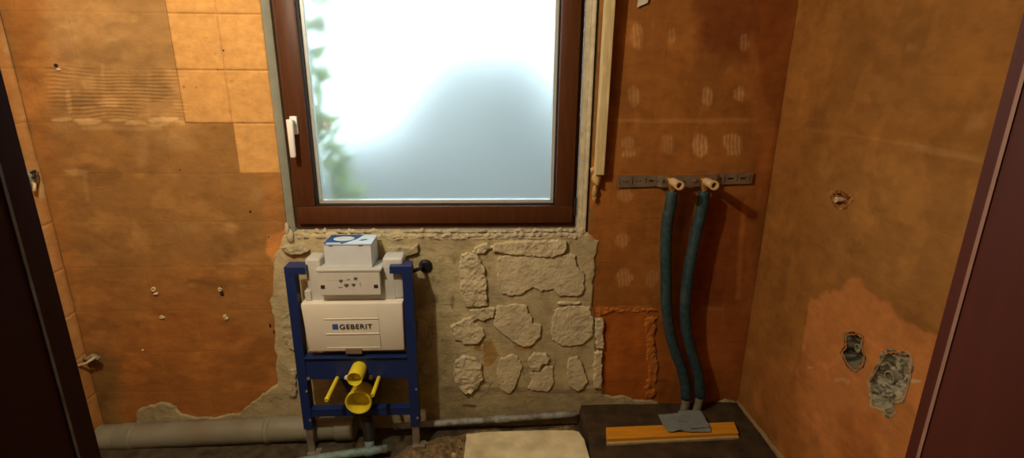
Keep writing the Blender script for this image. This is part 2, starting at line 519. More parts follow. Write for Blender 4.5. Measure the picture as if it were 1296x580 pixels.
# ---- brick courses under a thin skim coat
C_SKIM = (0.312, 0.164, 0.051)
C_PALE = (0.57, 0.305, 0.094)


def pe(u, v, ru, rv, n=12, seed=0, f=bw):
    return [f(*p) for p in ellipse(u, v, ru, rv, n, 0.18, seed)]


L_LEFT = [
    (BWP([(40, -60), (240, -60), (250, 160), (60, 160)]), (0.40, 0.238, 0.092), 0.08, 0.05, 0.8),
    (BWP([(-20, -60), (48, -60), (66, 150), (90, 290), (125, 470), (90, 470)]), (0.39, 0.170, 0.042), 0.06, 0.04, 0.75),
    (BWP([(100, 345), (205, 335), (270, 345), (352, 330), (360, 600), (100, 600)]), (0.360, 0.160, 0.042), 0.08, 0.05, 0.75),
    (BWP([(150, 420), (250, 380), (355, 440), (350, 600), (150, 600)]), (0.390, 0.150, 0.034), 0.06, 0.05, 0.7),
    (BWP([(95, 448), (150, 452), (152, 520), (160, 600), (110, 600)]), (0.21, 0.130, 0.042), 0.035, 0.03, 0.7),
    (BWP([(338, 297), (360, 290), (358, 322), (346, 330), (336, 318)]), (0.60, 0.250, 0.070), 0.008, 0.012, 0.85),
    (BWP([(335, 215), (352, 215), (360, 290), (335, 296)]), (0.42, 0.190, 0.055), 0.02, 0.02, 0.7),
    (pe(78, 151, 14, 2.5, seed=80), (0.64, 0.43, 0.20), 0.005, 0.012, 0.7),
    (pe(112, 153, 18, 3.2, seed=81), (0.64, 0.43, 0.20), 0.005, 0.012, 0.85),
    (pe(150, 151, 12, 2.2, seed=82), (0.64, 0.43, 0.20), 0.005, 0.012, 0.6),
    (pe(170, 154, 14, 2.5, seed=83), (0.64, 0.43, 0.20), 0.005, 0.012, 0.85),
    (pe(205, 152, 20, 3.2, seed=84), (0.64, 0.43, 0.20), 0.005, 0.012, 0.7),
    (pe(200, 158, 14, 1.8, seed=85), (0.64, 0.43, 0.20), 0.005, 0.012, 0.5),
    (pe(228, 155, 8, 2, seed=86), (0.64, 0.43, 0.20), 0.005, 0.012, 0.6),
    (BWP([(104, 157), (140, 158), (205, 160), (205, 163), (104, 163)]), (0.50, 0.320, 0.14), 0.006, 0.012, 0.5),
    (pe(92, 40, 17, 15, seed=1), (0.50, 0.310, 0.125), 0.03, 0.03, 0.55), (pe(145, 45, 16, 14, seed=2), (0.46, 0.29, 0.12), 0.03, 0.03, 0.45),
    (pe(113, 107, 10, 9, seed=3), (0.52, 0.325, 0.135), 0.008, 0.01, 0.6), (pe(141, 131, 14, 6, seed=4), (0.52, 0.325, 0.135), 0.008, 0.012, 0.6),
    (pe(112, 137, 12, 2.5, seed=5), (0.56, 0.35, 0.15), 0.005, 0.008, 0.7),
    (BWP([(82, 112), (87, 114), (92, 140), (87, 144), (83, 128)]), (0.56, 0.35, 0.15), 0.004, 0.006, 0.75),
    (BWP([(127, 80), (132, 82), (132, 102), (127, 95)]), (0.54, 0.34, 0.145), 0.006, 0.006, 0.6),
    (BWP([(128, 95), (134, 95), (135, 148), (129, 148)]), (0.44, 0.27, 0.11), 0.006, 0.006, 0.6),
    (BWP([(184, 86), (190, 86), (191, 150), (186, 150)]), (0.45, 0.275, 0.115), 0.008, 0.006, 0.6),
    (pe(98, 219, 14, 4, seed=6), (0.50, 0.31, 0.13), 0.006, 0.012, 0.65), (BWP([(105, 222), (110, 222), (114, 256), (109, 256)]), (0.44, 0.26, 0.10), 0.008, 0.008, 0.55),
    (pe(293, 290, 9, 7, seed=7), (0.48, 0.28, 0.11), 0.01, 0.012, 0.6), (pe(325, 247, 9, 9, seed=8), (0.46, 0.27, 0.105), 0.015, 0.015, 0.5),
    (pe(230, 287, 22, 10, seed=9), (0.42, 0.25, 0.10), 0.02, 0.02, 0.5), (pe(172, 293, 6, 10, seed=10), (0.44, 0.26, 0.10), 0.01, 0.01, 0.5),
    (pe(180, 190, 8, 20, seed=11), (0.43, 0.26, 0.105), 0.02, 0.02, 0.45), (pe(222, 180, 26, 14, seed=12), (0.40, 0.245, 0.10), 0.03, 0.02, 0.5),
    (pe(100, 385, 3, 12, seed=13), (0.46, 0.25, 0.09), 0.008, 0.006, 0.5), (pe(150, 362, 20, 10, seed=14), (0.42, 0.21, 0.065), 0.02, 0.02, 0.5),
    (pe(243, 362, 7, 3, seed=15), (0.50, 0.28, 0.10), 0.006, 0.006, 0.5), (pe(307, 362, 6, 2, seed=16), (0.50, 0.28, 0.10), 0.006, 0.006, 0.5),
    (pe(302, 334, 28, 2, seed=17), (0.46, 0.26, 0.10), 0.005, 0.01, 0.5), (pe(300, 440, 16, 8, seed=18), (0.45, 0.20, 0.055), 0.01, 0.02, 0.5),
    (pe(252, 428, 5, 9, seed=19), (0.46, 0.21, 0.06), 0.008, 0.01, 0.5), (pe(138, 395, 9, 8, seed=20), (0.30, 0.11, 0.026), 0.02, 0.01, 0.5),
]
C_R0, C_RL = (0.350, 0.148, 0.034), (0.52, 0.280, 0.105)
L_RIGHT = [
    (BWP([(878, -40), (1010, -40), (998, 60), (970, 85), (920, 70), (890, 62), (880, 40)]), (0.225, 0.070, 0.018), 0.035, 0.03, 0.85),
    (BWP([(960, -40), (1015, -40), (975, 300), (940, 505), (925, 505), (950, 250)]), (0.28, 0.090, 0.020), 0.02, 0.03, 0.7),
    (BWP([(745, 190), (800, 240), (860, 235), (958, 240), (950, 400), (800, 400), (745, 320)]), (0.38, 0.150, 0.032), 0.04, 0.03, 0.6),
    (BWP([(895, 250), (946, 248), (940, 385), (875, 395), (876, 330)]), (0.27, 0.072, 0.018), 0.03, 0.03, 0.75),  # shadow cast by the insulated pipes, painted into the wall colour
    (BWP([(755, 395), (835, 390), (830, 520), (760, 520)]), (0.44, 0.135, 0.020), 0.012, 0.02, 0.9),
    (BWP([(835, 400), (950, 400), (940, 520), (835, 520)]), (0.36, 0.115, 0.020), 0.03, 0.03, 0.8),
    (pe(905, 455, 24, 26, seed=51), (0.42, 0.155, 0.032), 0.03, 0.04, 0.6),
    (BWP([(766, 150), (840, 150), (957, 149), (957, 155), (840, 155), (766, 154)]), (0.46, 0.225, 0.072), 0.006, 0.012, 0.7),
    (BWP([(938, 258), (944, 256), (938, 380), (931, 380)]), (0.46, 0.190, 0.045), 0.008, 0.008, 0.7),
    (BWP([(950, 40), (958, 40), (966, 130), (958, 200), (950, 200)]), (0.36, 0.145, 0.034), 0.012, 0.02, 0.7),
    (BWP([(962, 130), (980, 140), (970, 230), (958, 260), (955, 190)]), (0.40, 0.160, 0.036), 0.012, 0.02, 0.7),
    (BWP([(738, -20), (768, -20), (757, 120), (752, 290), (742, 290)]), (0.31, 0.160, 0.050), 0.008, 0.01, 0.8),
    (BWP([(745, 195), (757, 205), (750, 262), (744, 262)]), (0.52, 0.20, 0.045), 0.008, 0.01, 0.8),
    (pe(764, 392, 16, 4, seed=52), (0.50, 0.19, 0.045), 0.006, 0.012, 0.8), (pe(800, 391, 20, 4, seed=53), (0.50, 0.19, 0.045), 0.006, 0.012, 0.8),
    (pe(903, 390, 16, 2, seed=54), (0.48, 0.21, 0.06), 0.006, 0.01, 0.6),
]
COMB = [(803, 122, 8, 13), (895, 122, 7, 13), (935, 119, 7, 9), (794, 181, 9, 7), (796, 194, 8, 6), (845, 183, 8, 13), (887, 185, 10, 15), (928, 181, 12, 15),
        (790, 247, 10, 9), (788, 305, 9, 9), (790, 352, 10, 12), (826, 352, 9, 12), (806, 46, 8, 15), (850, 45, 6, 10), (942, 55, 6, 12)]
COMB_OP = [.6, .95, .85, .6, .7, .5, 1, .9, .55, .55, .7, .55, .5, .4, .5]
L_COMB = [(pe(*c, seed=60 + i), C_RL, 0.006, 0.010, op) for i, (c, op) in enumerate(zip(COMB, COMB_OP))]

RIDGE = BWP([(60, 84), (236, 88), (240, 150), (60, 150)])
PALE_ROWS = [(-1.150, 1.378), (-0.972, 1.183)]             # cleaned bricks: from x, above z


def h_back(x, z):
    h = 0.004 * fbm(x, z, 5, 4, 11) + 0.0010 * fbm(x * 0.4, z, 50, 3, 12)
    r = sstep(-0.02, 0.03, sdf(RIDGE, x, z))
    wave = np.sin(2 * np.pi * (z + 0.030 * fbm(x, z, 5, 2, 14) + 0.004 * fbm(x, z, 30, 2, 16)) / 0.0135)
    h += r * 0.0030 * wave * sstep(-0.28, 0.06, fbm(x, z * 1.5, 8, 3, 15))
    return h


def c_back_left(x, z):
    c = paint(x, z, C_SKIM, L_LEFT, 5) * (0.89, 0.86, 0.80)
    return c * (1 + 0.30 * fbm(x, z, 7, 5, 21) + 0.12 * fbm(x * 0.4, z, 40, 3, 22) + 0.24 * scuff(x, z, 301))[..., None]


def c_pale(x, z):
    c = paint(x, z, C_PALE, [], 5)
    return c * (1 + 0.22 * fbm(x, z, 9, 5, 23) + 0.20 * fbm(x, z, 60, 3, 24) - 0.4 * sstep(0.36, 0.42, fbm(x, z, 45, 2, 27)))[..., None]


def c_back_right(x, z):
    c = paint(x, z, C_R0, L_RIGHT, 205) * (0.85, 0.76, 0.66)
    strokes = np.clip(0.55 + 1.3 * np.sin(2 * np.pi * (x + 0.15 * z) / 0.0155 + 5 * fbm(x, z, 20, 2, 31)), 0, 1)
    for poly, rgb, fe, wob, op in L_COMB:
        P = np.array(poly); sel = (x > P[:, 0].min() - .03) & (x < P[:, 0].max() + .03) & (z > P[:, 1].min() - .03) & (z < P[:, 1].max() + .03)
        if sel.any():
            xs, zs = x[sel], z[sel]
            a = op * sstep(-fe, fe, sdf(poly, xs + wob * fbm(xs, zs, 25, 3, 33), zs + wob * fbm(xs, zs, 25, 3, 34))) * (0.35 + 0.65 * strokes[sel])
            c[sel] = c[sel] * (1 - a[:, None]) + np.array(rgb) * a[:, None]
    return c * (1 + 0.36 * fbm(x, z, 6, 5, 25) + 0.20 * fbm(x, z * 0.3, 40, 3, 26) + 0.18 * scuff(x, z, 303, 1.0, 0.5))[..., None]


def scuff(x, z, seed, sx=0.6, sz=1.0, lo=0.07, hi=0.22):
    return sstep(lo, hi, fbm(x * sx, z * sz, 13, 5, seed)) - 0.7 * sstep(lo, hi, fbm(x * sx + 3.1, z * sz, 11, 5, seed + 40))


def brick(plane, s0, s1, t0, t1, hf, cf, parent, vis, res=0.005, keep=None, proud=0.0):
    def h(s, t):
        d = np.minimum(np.minimum(s - s0, s1 - s), np.minimum(t - t0, t1 - t))
        return hf(s, t) + proud - vis * 0.005 * (1 - sstep(0.0, 0.0022, d))
    return relief('brick', plane, s0, s1, t0, t1, res, h, cf, M['coat'], parent, keep, inset=0.0022)


def course(plane, s0, s1, row, length, shift, hf, cf, parent, vis, res=0.005, keep=None, zmax=ZC):
    t0 = max(ROW0 + (row - 1) * ROWH, 0.0) if row > 0 else 0.0
    t1 = min(ROW0 + row * ROWH, zmax)
    cuts = [s0]; k = math.ceil((s0 - shift) / length + 1e-6)
    while shift + k * length < s1 - 0.03:
        if shift + k * length > s0 + 0.03:
            cuts.append(shift + k * length)
        k += 1
    cuts.append(s1)
    for a, b in zip(cuts, cuts[1:]):
        brick(plane, a, b, t0, t1, hf, cf, parent, vis, res, keep)


for row in range(1, 13):
    z1 = ROW0 + row * ROWH; z0 = z1 - ROWH
    half = 0.0875 if row % 2 else 0.2625
    xs = WX0 - 0.006
    if z0 > 1.36:
        course('back', XL, -1.150, row, 0.350, -1.150 - half + 0.0875, h_back, c_back_left, wall_back, 0.14, 0.004)
        for a, b in ((-1.150, -0.975), (-0.975, xs)):
            brick('back', a, b, z0, min(z1, ZC), h_back, c_pale, wall_back, 0.9, proud=0.0012)
    elif z0 > 1.17:
        course('back', XL, -0.972, row, 0.350, -1.150 - half, h_back, c_back_left, wall_back, 0.10)
        brick('back', -0.972, xs, z0, z1, h_back, c_pale, wall_back, 0.5, proud=0.0012)
    else:
        course('back', XL, xs if z1 > WZ0 + 0.02 else -0.62, row, 0.350, -1.150 - half, h_back, c_back_left, wall_back, 0.07)
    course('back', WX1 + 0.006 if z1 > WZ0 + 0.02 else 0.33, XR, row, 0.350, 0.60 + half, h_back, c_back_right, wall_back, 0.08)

# ---- right wall
POCKET_A = SWP([(1071, 424), (1083, 422), (1091, 428), (1090, 440), (1094, 452), (1091, 464), (1082, 469), (1074, 464), (1069, 455), (1065, 447), (1071, 440)])
POCKET_B = SWP([(1118, 449), (1132, 445), (1150, 450), (1154, 464), (1151, 480), (1146, 494), (1141, 505), (1130, 512), (1132, 522), (1124, 527), (1117, 517), (1103, 512), (1103, 496), (1100, 484), (1108, 470)])
POCKET_C = SWP([(1053, 244), (1066, 245), (1078, 251), (1072, 261), (1060, 263), (1054, 254)])
POCKETS = [POCKET_A, POCKET_B, POCKET_C]
C_RW = (0.350, 0.160, 0.036)
L_RW = [
    (SWP([(1005, -30), (1040, -30), (1010, 180), (960, 500), (935, 500), (975, 250)]), (0.41, 0.185, 0.042), 0.03, 0.03, 0.7),
    (SWP([(1050, 20), (1200, 10), (1180, 150), (1080, 140)]), (0.30, 0.140, 0.034), 0.08, 0.05, 0.7),
    (SWP([(1040, 195), (1300, 210), (1190, 400), (1050, 360)]), (0.365, 0.188, 0.053), 0.08, 0.05, 0.6),
    (SWP([(1028, 372), (1066, 378), (1078, 358), (1092, 350), (1106, 376), (1116, 386), (1128, 392), (1132, 410), (1152, 412), (1160, 424), (1185, 420), (1160, 600), (1000, 620), (1012, 470), (1020, 420)]), (0.62, 0.255, 0.075), 0.008, 0.05, 0.85),
    (SWP([(945, 470), (1020, 440), (1010, 600), (985, 600)]), (0.46, 0.185, 0.045), 0.05, 0.03, 0.7),
    (SWP([(1060, 510), (1100, 530), (1120, 600), (1060, 600)]), (0.46, 0.17, 0.04), 0.03, 0.03, 0.6),
    (SWP([(998, 158), (1080, 170), (1170, 184), (1170, 188), (1080, 174), (998, 162)]), (0.43, 0.23, 0.075), 0.004, 0.006, 0.55),
    (SWP([(1160, 180), (1176, 186), (1245, 200), (1244, 206), (1200, 198), (1160, 189)]), (0.50, 0.285, 0.105), 0.006, 0.008, 0.7),
    (SWP([(1232, 146), (1248, 140), (1246, 160), (1224, 170), (1220, 164)]), (0.46, 0.255, 0.09), 0.01, 0.012, 0.55),
    (SWP([(1078, 128), (1084, 126), (1076, 146), (1070, 146)]), (0.42, 0.225, 0.075), 0.02, 0.02, 0.5),
    (SWP([(1150, 54), (1162, 58), (1160, 66), (1146, 66)]), (0.44, 0.24, 0.08), 0.008, 0.01, 0.5),
    (SWP([(1112, 500), (1122, 502), (1124, 526), (1117, 527)]), (0.60, 0.50, 0.28), 0.004, 0.006, 0.8),
    (SWP([(1056, 479), (1066, 478), (1076, 482), (1074, 488), (1066, 482), (1057, 484)]), (0.62, 0.40, 0.20), 0.002, 0.006, 0.7),
    (SWP([(1152, 480), (1166, 482), (1165, 485), (1152, 485)]), (0.66, 0.50, 0.30), 0.002, 0.003, 0.8),
    (SWP([(1022, 464), (1029, 465), (1029, 467), (1022, 467)]), (0.66, 0.45, 0.25), 0.002, 0.002, 0.7),
]


def h_side(s, t):
    return 0.004 * fbm(s, t, 5, 4, 41) + 0.0011 * fbm(s * 0.4, t, 50, 3, 42)


def c_rw(s, t):
    return paint(s, t, C_RW, L_RW, 305) * (0.76, 0.70, 0.64) * (1 + 0.28 * fbm(s, t, 7, 5, 45) + 0.10 * fbm(s * 0.5, t, 40, 3, 46) + 0.18 * scuff(s, t, 305, 0.8, 0.6))[..., None]


def keep_rw(s, t, h):
    k = np.ones(s.shape, bool)
    for p in POCKETS:
        k &= sdf(p, s + 0.012 * fbm(s, t, 40, 3, 71), t + 0.012 * fbm(s, t, 40, 3, 72)) < 0.0
    return k


for row in range(1, 13):
    half = 0.0 if row % 2 else 0.175
    z1 = ROW0 + row * ROWH
    near = any(min(q[1] for q in p) < z1 + 0.01 and max(q[1] for q in p) > z1 - ROWH - 0.01 for p in POCKETS)
    course('right', YF, YB, row, 0.350, 0.55 + half, h_side, c_rw, wall_right, 0.10, 0.004 if near else 0.006, keep_rw if near else None)


def pocket(poly, depth, seed, color, dark):
    def hf(s, t):
        d = sdf(poly, s + 0.012 * fbm(s, t, 40, 3, 71), t + 0.012 * fbm(s, t, 40, 3, 72))
        k = sstep(-0.004, 0.014, d)
        return 0.001 * (1 - k) + k * (-depth + depth * 1.6 * fbm(s, t, 30, 4, seed) + 0.022 * fbm(s, t, 85, 3, seed + 3))

    def cf(s, t):
        n = 0.5 * fbm(s, t, 32, 4, seed + 8) + 0.8 * fbm(s, t, 90, 3, seed + 18)
        a = sstep(-0.18, 0.12, n)[..., None]
        return np.array(dark) * (1 - a) + np.array(color) * a

    P = np.array(poly)
    return relief('chiselled_pocket', 'right', P[:, 0].min() - .02, P[:, 0].max() + .02, P[:, 1].min() - .02, P[:, 1].max() + .02, 0.0022, hf, cf, M['dab'], wall_right,
                  keep=lambda s, t, h: sdf(poly, s + 0.012 * fbm(s, t, 40, 3, 71), t + 0.012 * fbm(s, t, 40, 3, 72)) > -0.006)


pocket(POCKET_A, 0.030, 401, (0.17, 0.15, 0.10), (0.04, 0.033, 0.022))
pocket(POCKET_B, 0.018, 402, (0.34, 0.32, 0.22), (0.10, 0.09, 0.055))
pocket(POCKET_C, 0.016, 403, (0.46, 0.19, 0.06), (0.16, 0.05, 0.018))

# ---- left wall (a strip beside the door lining shows)
L_LW = [
    (SWP([(0, 40), (12, 40), (60, 280), (110, 460), (96, 460), (40, 250)], XL), (0.60, 0.33, 0.12), 0.02, 0.02, 0.6),
    (SWP([(2, 20), (8, 30), (14, 70), (6, 66)], XL), (0.66, 0.45, 0.22), 0.01, 0.01, 0.7),
    (SWP([(22, 96), (34, 100), (40, 150), (28, 150)], XL), (0.66, 0.40, 0.17), 0.01, 0.01, 0.7),
    (SWP([(48, 205), (57, 208), (60, 252), (50, 252)], XL), (0.68, 0.45, 0.20), 0.006, 0.008, 0.8),
    (SWP([(90, 365), (95, 368), (97, 384), (92, 384)], XL), (0.66, 0.42, 0.18), 0.006, 0.006, 0.6),
]


def c_lw(s, t):
    return paint(s, t, (0.50, 0.235, 0.068), L_LW, 505) * (1 + 0.26 * fbm(s, t, 7, 5, 55))[..., None]


for row in range(1, 13):
    course('left', YF, YB, row, 0.350, 0.50 + (0.175 if row % 2 else 0.0), h_side, c_lw, wall_left, 0.22, 0.008)

# ---- grey plaster left on the back wall
PLASTER = BWP([(372, 296), (358, 300), (347, 322), (344, 345), (346, 400), (350, 450), (350, 488), (332, 500), (318, 512), (306, 522), (264, 529), (230, 526), (220, 513), (206, 508), (190, 514),
               (174, 519), (170, 545), (120, 552), (120, 600), (960, 600), (945, 506), (918, 506), (880, 520), (850, 514), (826, 507), (806, 508), (792, 500), (778, 504), (764, 500), (759, 470), (752, 400), (749, 360), (752, 330), (758, 302), (745, 298), (560, 297)])
C_PL = (0.46, 0.385, 0.215)
L_PL = [(pe(u, v, a, b, seed=u), (0.10, 0.08, 0.045), 0.004, 0.012, o) for u, v, a, b, o in [(548, 352, 2, 5, .8), (556, 358, 3, 3, .7), (551, 378, 4, 6, .6), (573, 382, 3, 7, .5), (590, 372, 2, 5, .4), (541, 364, 2, 3, .6), (560, 330, 5, 2, .4), (505, 305, 9, 2, .4), (576, 330, 2, 5, .4), (620, 340, 2, 2, .5), (700, 330, 4, 1, .3), (548, 410, 3, 10, .4), (640, 505, 12, 1, .4)]] + [
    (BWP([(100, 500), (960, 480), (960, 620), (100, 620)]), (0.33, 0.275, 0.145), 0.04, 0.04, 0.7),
    (BWP([(525, 400), (570, 400), (600, 540), (520, 545)]), (0.30, 0.235, 0.12), 0.04, 0.03, 0.7),  # cast shadow of the blue frame, painted into the plaster colour
    (BWP([(528, 330), (546, 332), (540, 390), (528, 390)]), (0.27, 0.215, 0.11), 0.02, 0.02, 0.6),
    (BWP([(612, 432), (622, 428), (632, 450), (622, 462), (612, 464)]), (0.36, 0.215, 0.060), 0.006, 0.006, 0.9),
    (BWP([(600, 434), (608, 434), (610, 444), (600, 443)]), (0.36, 0.19, 0.05), 0.006, 0.006, 0.8),
    (BWP([(650, 434), (676, 436), (672, 444), (654, 443)]), (0.37, 0.22, 0.075), 0.006, 0.006, 0.8),
    (BWP([(555, 488), (770, 492), (770, 498), (555, 495)]), (0.21, 0.165, 0.085), 0.006, 0.010, 0.6),
    (BWP([(586, 511), (604, 512), (602, 515), (586, 514)]), (0.09, 0.07, 0.035), 0.003, 0.004, 0.8),
    (pe(625, 376, 20, 22, seed=90), (0.35, 0.30, 0.175), 0.03, 0.03, 0.5), (pe(552, 360, 18, 30, seed=91), (0.33, 0.28, 0.15), 0.03, 0.03, 0.5),
    (BWP([(365, 320), (380, 325), (378, 345), (368, 342)]), (0.33, 0.20, 0.11), 0.006, 0.01, 0.4),
    (BWP([(337, 295), (352, 300), (346, 345), (338, 345)]), (0.28, 0.24, 0.15), 0.01, 0.01, 0.6),
]


def c_plaster(s, t):
    return paint(s, t, C_PL, L_PL, 605) * np.clip(1 + 0.42 * fbm(s, t, 8, 5, 61) + 0.9 * np.minimum(0, fbm(s, t, 30, 4, 62) + 0.10) - 0.45 * np.exp(-(fbm(s, t, 9, 3, 63) / 0.010) ** 2) * sstep(0.02, 0.12, fbm(s, t, 5, 2, 64)), 0.2, 2)[..., None]


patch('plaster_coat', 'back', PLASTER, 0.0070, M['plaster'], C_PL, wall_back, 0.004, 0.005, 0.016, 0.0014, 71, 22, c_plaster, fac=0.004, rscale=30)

# ---- dabs of tile adhesive on the plaster, each one a part of the wall
DABS = [
    # outline in the photo, height, roughness
    ([(583, 322), (590, 319), (603, 320), (608, 326), (614, 338), (617, 352), (617, 386), (600, 387), (589, 386), (583, 372), (581, 345)], 0.016, 0.0060),
    ([(597, 318), (605, 309), (616, 305), (622, 312), (612, 320), (603, 320)], 0.016, 0.006),
    ([(619, 310), (640, 304), (692, 303), (716, 303), (718, 311), (712, 320), (700, 324), (672, 323), (636, 320), (626, 318)], 0.017, 0.0045),
    ([(629, 326), (650, 320), (712, 321), (728, 321), (731, 337), (740, 346), (740, 364), (734, 372), (722, 374), (706, 374), (700, 364), (690, 366), (683, 368), (674, 362), (664, 370), (648, 374), (634, 370), (630, 358)], 0.012, 0.0022),
    ([(704, 382), (718, 380), (733, 381), (733, 385), (705, 385)], 0.012, 0.004),
    ([(702, 390), (720, 386), (745, 387), (751, 402), (750, 424), (738, 434), (722, 437), (706, 435), (697, 428), (697, 408)], 0.012, 0.0030),
    ([(629, 386), (650, 383), (668, 384), (669, 395), (674, 400), (675, 408), (686, 410), (684, 424), (676, 434), (664, 438), (650, 433), (640, 424), (632, 418), (624, 410), (626, 396)], 0.013, 0.0025),
    ([(594, 390), (616, 388), (627, 388), (624, 400), (612, 406), (606, 402), (600, 406), (612, 414), (614, 424), (606, 434), (590, 434), (576, 428), (573, 416), (570, 410), (586, 404), (596, 398)], 0.013, 0.0040),
    ([(576, 456), (586, 449), (602, 451), (610, 460), (612, 476), (604, 490), (594, 497), (582, 492), (575, 482), (574, 468)], 0.016, 0.0065),
    ([(634, 452), (648, 446), (656, 450), (661, 462), (657, 478), (652, 490), (644, 497), (634, 492), (628, 478), (630, 460)], 0.012, 0.0022),
    ([(668, 452), (676, 445), (690, 445), (696, 452), (692, 458), (686, 460), (682, 468), (672, 466), (667, 460)], 0.015, 0.0040),
    ([(670, 470), (684, 468), (692, 460), (700, 462), (701, 484), (692, 495), (680, 493), (666, 492), (672, 480)], 0.010, 0.0022),
    ([(719, 452), (731, 449), (738, 462), (741, 472), (744, 480), (738, 490), (730, 494), (720, 488), (717, 472)], 0.012, 0.0022),
    ([(752, 402), (763, 402), (764, 440), (754, 440)], 0.013, 0.0040),
    ([(752, 444), (762, 444), (761, 490), (751, 490), (750, 466)], 0.013, 0.0040),
    ([(358, 312), (368, 308), (380, 309), (394, 314), (391, 318), (378, 321), (364, 319)], 0.022, 0.0060),
    ([(490, 312), (504, 309), (522, 311), (530, 306), (529, 318), (518, 323), (500, 323), (490, 320)], 0.018, 0.0050),
    ([(357, 400), (366, 395), (374, 410), (379, 444), (368, 440), (358, 424)], 0.012, 0.0030),
    ([(368, 466), (376, 464), (378, 498), (371, 501), (366, 498), (370, 485)], 0.014, 0.0030),
    ([(533, 462), (543, 462), (543, 472), (533, 471)], 0.012, 0.0030),
    ([(528, 402), (536, 404), (541, 414), (541, 424), (534, 430), (528, 428)], 0.009, 0.0020),
]
for i, (pts, hgt, rgh) in enumerate(DABS):
    dark = 0.75 if i >= 15 else 1.0
    patch('adhesive_dab', 'back', BWP(pts), hgt * 1.35, M['dab'], (0.55 * dark, 0.475 * dark, 0.30 * dark), wall_back, 0.0025, 0.0028, 0.0075, rgh * 1.3, 700 + 13 * i, 55)
# orange mortar ridges beside the plaster
for i, (pts, hgt) in enumerate([([(752, 391), (770, 388), (790, 391), (812, 389), (832, 391), (832, 395), (812, 395), (796, 394), (770, 398), (756, 402)], 0.005),
                                ([(816, 402), (824, 398), (832, 400), (830, 440), (832, 470), (830, 502), (816, 505), (819, 470), (817, 440)], 0.007)]):
    patch('mortar_ridge', 'back', BWP(pts), hgt, M['dab'], (0.42, 0.140, 0.026), wall_back, 0.003, 0.008, 0.014, 0.007, 900 + i * 7, 60)
# bottom edge of the right wall
patch('plaster_edge', 'right', [(2.08, 0.100), (1.95, 0.106), (1.85, 0.108), (1.70, 0.116), (1.60, 0.118), (1.2, 0.12), (1.2, 0.02), (2.08, 0.02)], 0.010, M['dab'], (0.27, 0.19, 0.085), wall_right, 0.005, 0.006, 0.006, 0.003, 950, 30)

# ------------------------------------------------------------------ window
win = bpy.data.objects.new('window_1', None); COL.objects.link(win); win.location = (-0.211, 2.15, 0.942); struct(win)
FX0, FX1, FZ0, FZ1 = -0.7955, 0.373, 0.942, 2.14


def ring(i0, i1, y0, y1, bev=0.0, lo=0.0):
    """Four rails of a rectangular frame between the insets i0 and i1."""
    m = MB()
    m.box(FX0 + i0, FX1 - i0, y0, y1, FZ0 + i0 + lo, FZ0 + i1 + lo, bev); m.box(FX0 + i0, FX1 - i0, y0, y1, FZ1 - i1, FZ1 - i0, bev)
    m.box(FX0 + i0, FX0 + i1, y0, y1, FZ0 + i1 + lo - 0.003, FZ1 - i1 + 0.003, bev); m.box(FX1 - i1, FX1 - i0, y0, y1, FZ0 + i1 + lo - 0.003, FZ1 - i1 + 0.003, bev)
    return m


fr = ring(0.0, 0.055, 2.128, 2.195, 0.004).build('frame', M['wood_window'], win)
sash = ring(0.016, 0.092, 2.108, 2.18, 0.007, 0.008).build('sash', M['wood_window'], win, True, 40)
ring(0.088, 0.098, 2.122, 2.17, 0.0, 0.008).build('gasket', M['gasket'], sash)
ring(0.092, 0.110, 2.142, 2.17, 0.0, 0.008).build('spacer', M['spacer'], sash)
MB().box(FX0 + 0.10, FX1 - 0.10, 2.150, 2.156, FZ0 + 0.108, FZ1 - 0.10).build('pane', M['glass'], sash)
hd = MB().box(-0.764, -0.736, 2.092, 2.109, 1.335, 1.405, 0.004).build('handle', M['white_plastic'], win, True, 40)
hm = MB(); hm.tube([(-0.750, 2.10, 1.383), (-0.750, 2.062, 1.383)], 0.010, 12)
hm.hexa([(-0.762, 2.052, 1.250), (-0.742, 2.052, 1.250), (-0.742, 2.066, 1.250), (-0.762, 2.066, 1.250), (-0.763, 2.052, 1.396), (-0.739, 2.052, 1.396), (-0.739, 2.068, 1.396), (-0.763, 2.068, 1.396)], 0.004)
hm.build('lever', M['white_plastic'], hd, True, 50)
hg = MB().tube([(FX1 - 0.008, 2.112, 1.0), (FX1 - 0.008, 2.112, 1.075)], 0.007, 10).build('hinge', M['gasket'], win, True, 50)
# sealing strips and mortar round the frame
tr = MB().hexa([(WX0 - 0.003, 2.076, WZ0 + 0.01), (-0.7975, 2.118, WZ0 + 0.012), (-0.7975, 2.14, WZ0 + 0.012), (WX0 - 0.004, 2.14, WZ0), (WX0 - 0.003, 2.076, WZ1), (-0.7975, 2.118, WZ1), (-0.7975, 2.14, WZ1), (WX0 - 0.004, 2.14, WZ1)], 0.002)
struct(tr.build('trim_1', M['tape']))
tr = MB().hexa([(0.3745, 2.119, WZ0 + 0.012), (0.401, 2.076, WZ0 + 0.004), (0.408, 2.076, WZ0 + 0.004), (0.4155, 2.14, WZ0), (0.3745, 2.119, WZ1), (0.401, 2.076, WZ1), (0.408, 2.076, WZ1), (0.4155, 2.14, WZ1)], 0.002)
tr.tube([(0.391, 2.093, WZ0), (0.391, 2.093, WZ1)], 0.0045, 8)
struct(tr.build('trim_2', M['strip_mortar']))


def bead(name, x0, x1, z, y, r, seed, material, zt=0.0):
    n = 190
    rnd = np.linspace(x0, x1, n); nz = fbm(rnd, rnd * 0 + seed, 38, 4, seed); nz2 = fbm(rnd, rnd * 0 + seed + 5, 70, 4, seed + 9)
    path = [(float(x), y - 0.012 * float(a), z + zt * i / n + 0.016 * float(b)) for i, (x, a, b) in enumerate(zip(rnd, nz, nz2))]
    return MB().tube(path, [r * max(0.25, 1 + 2.2 * float(a)) for a in nz2], 8, True, 0.5, seed).build(name, material, wall_back, True)


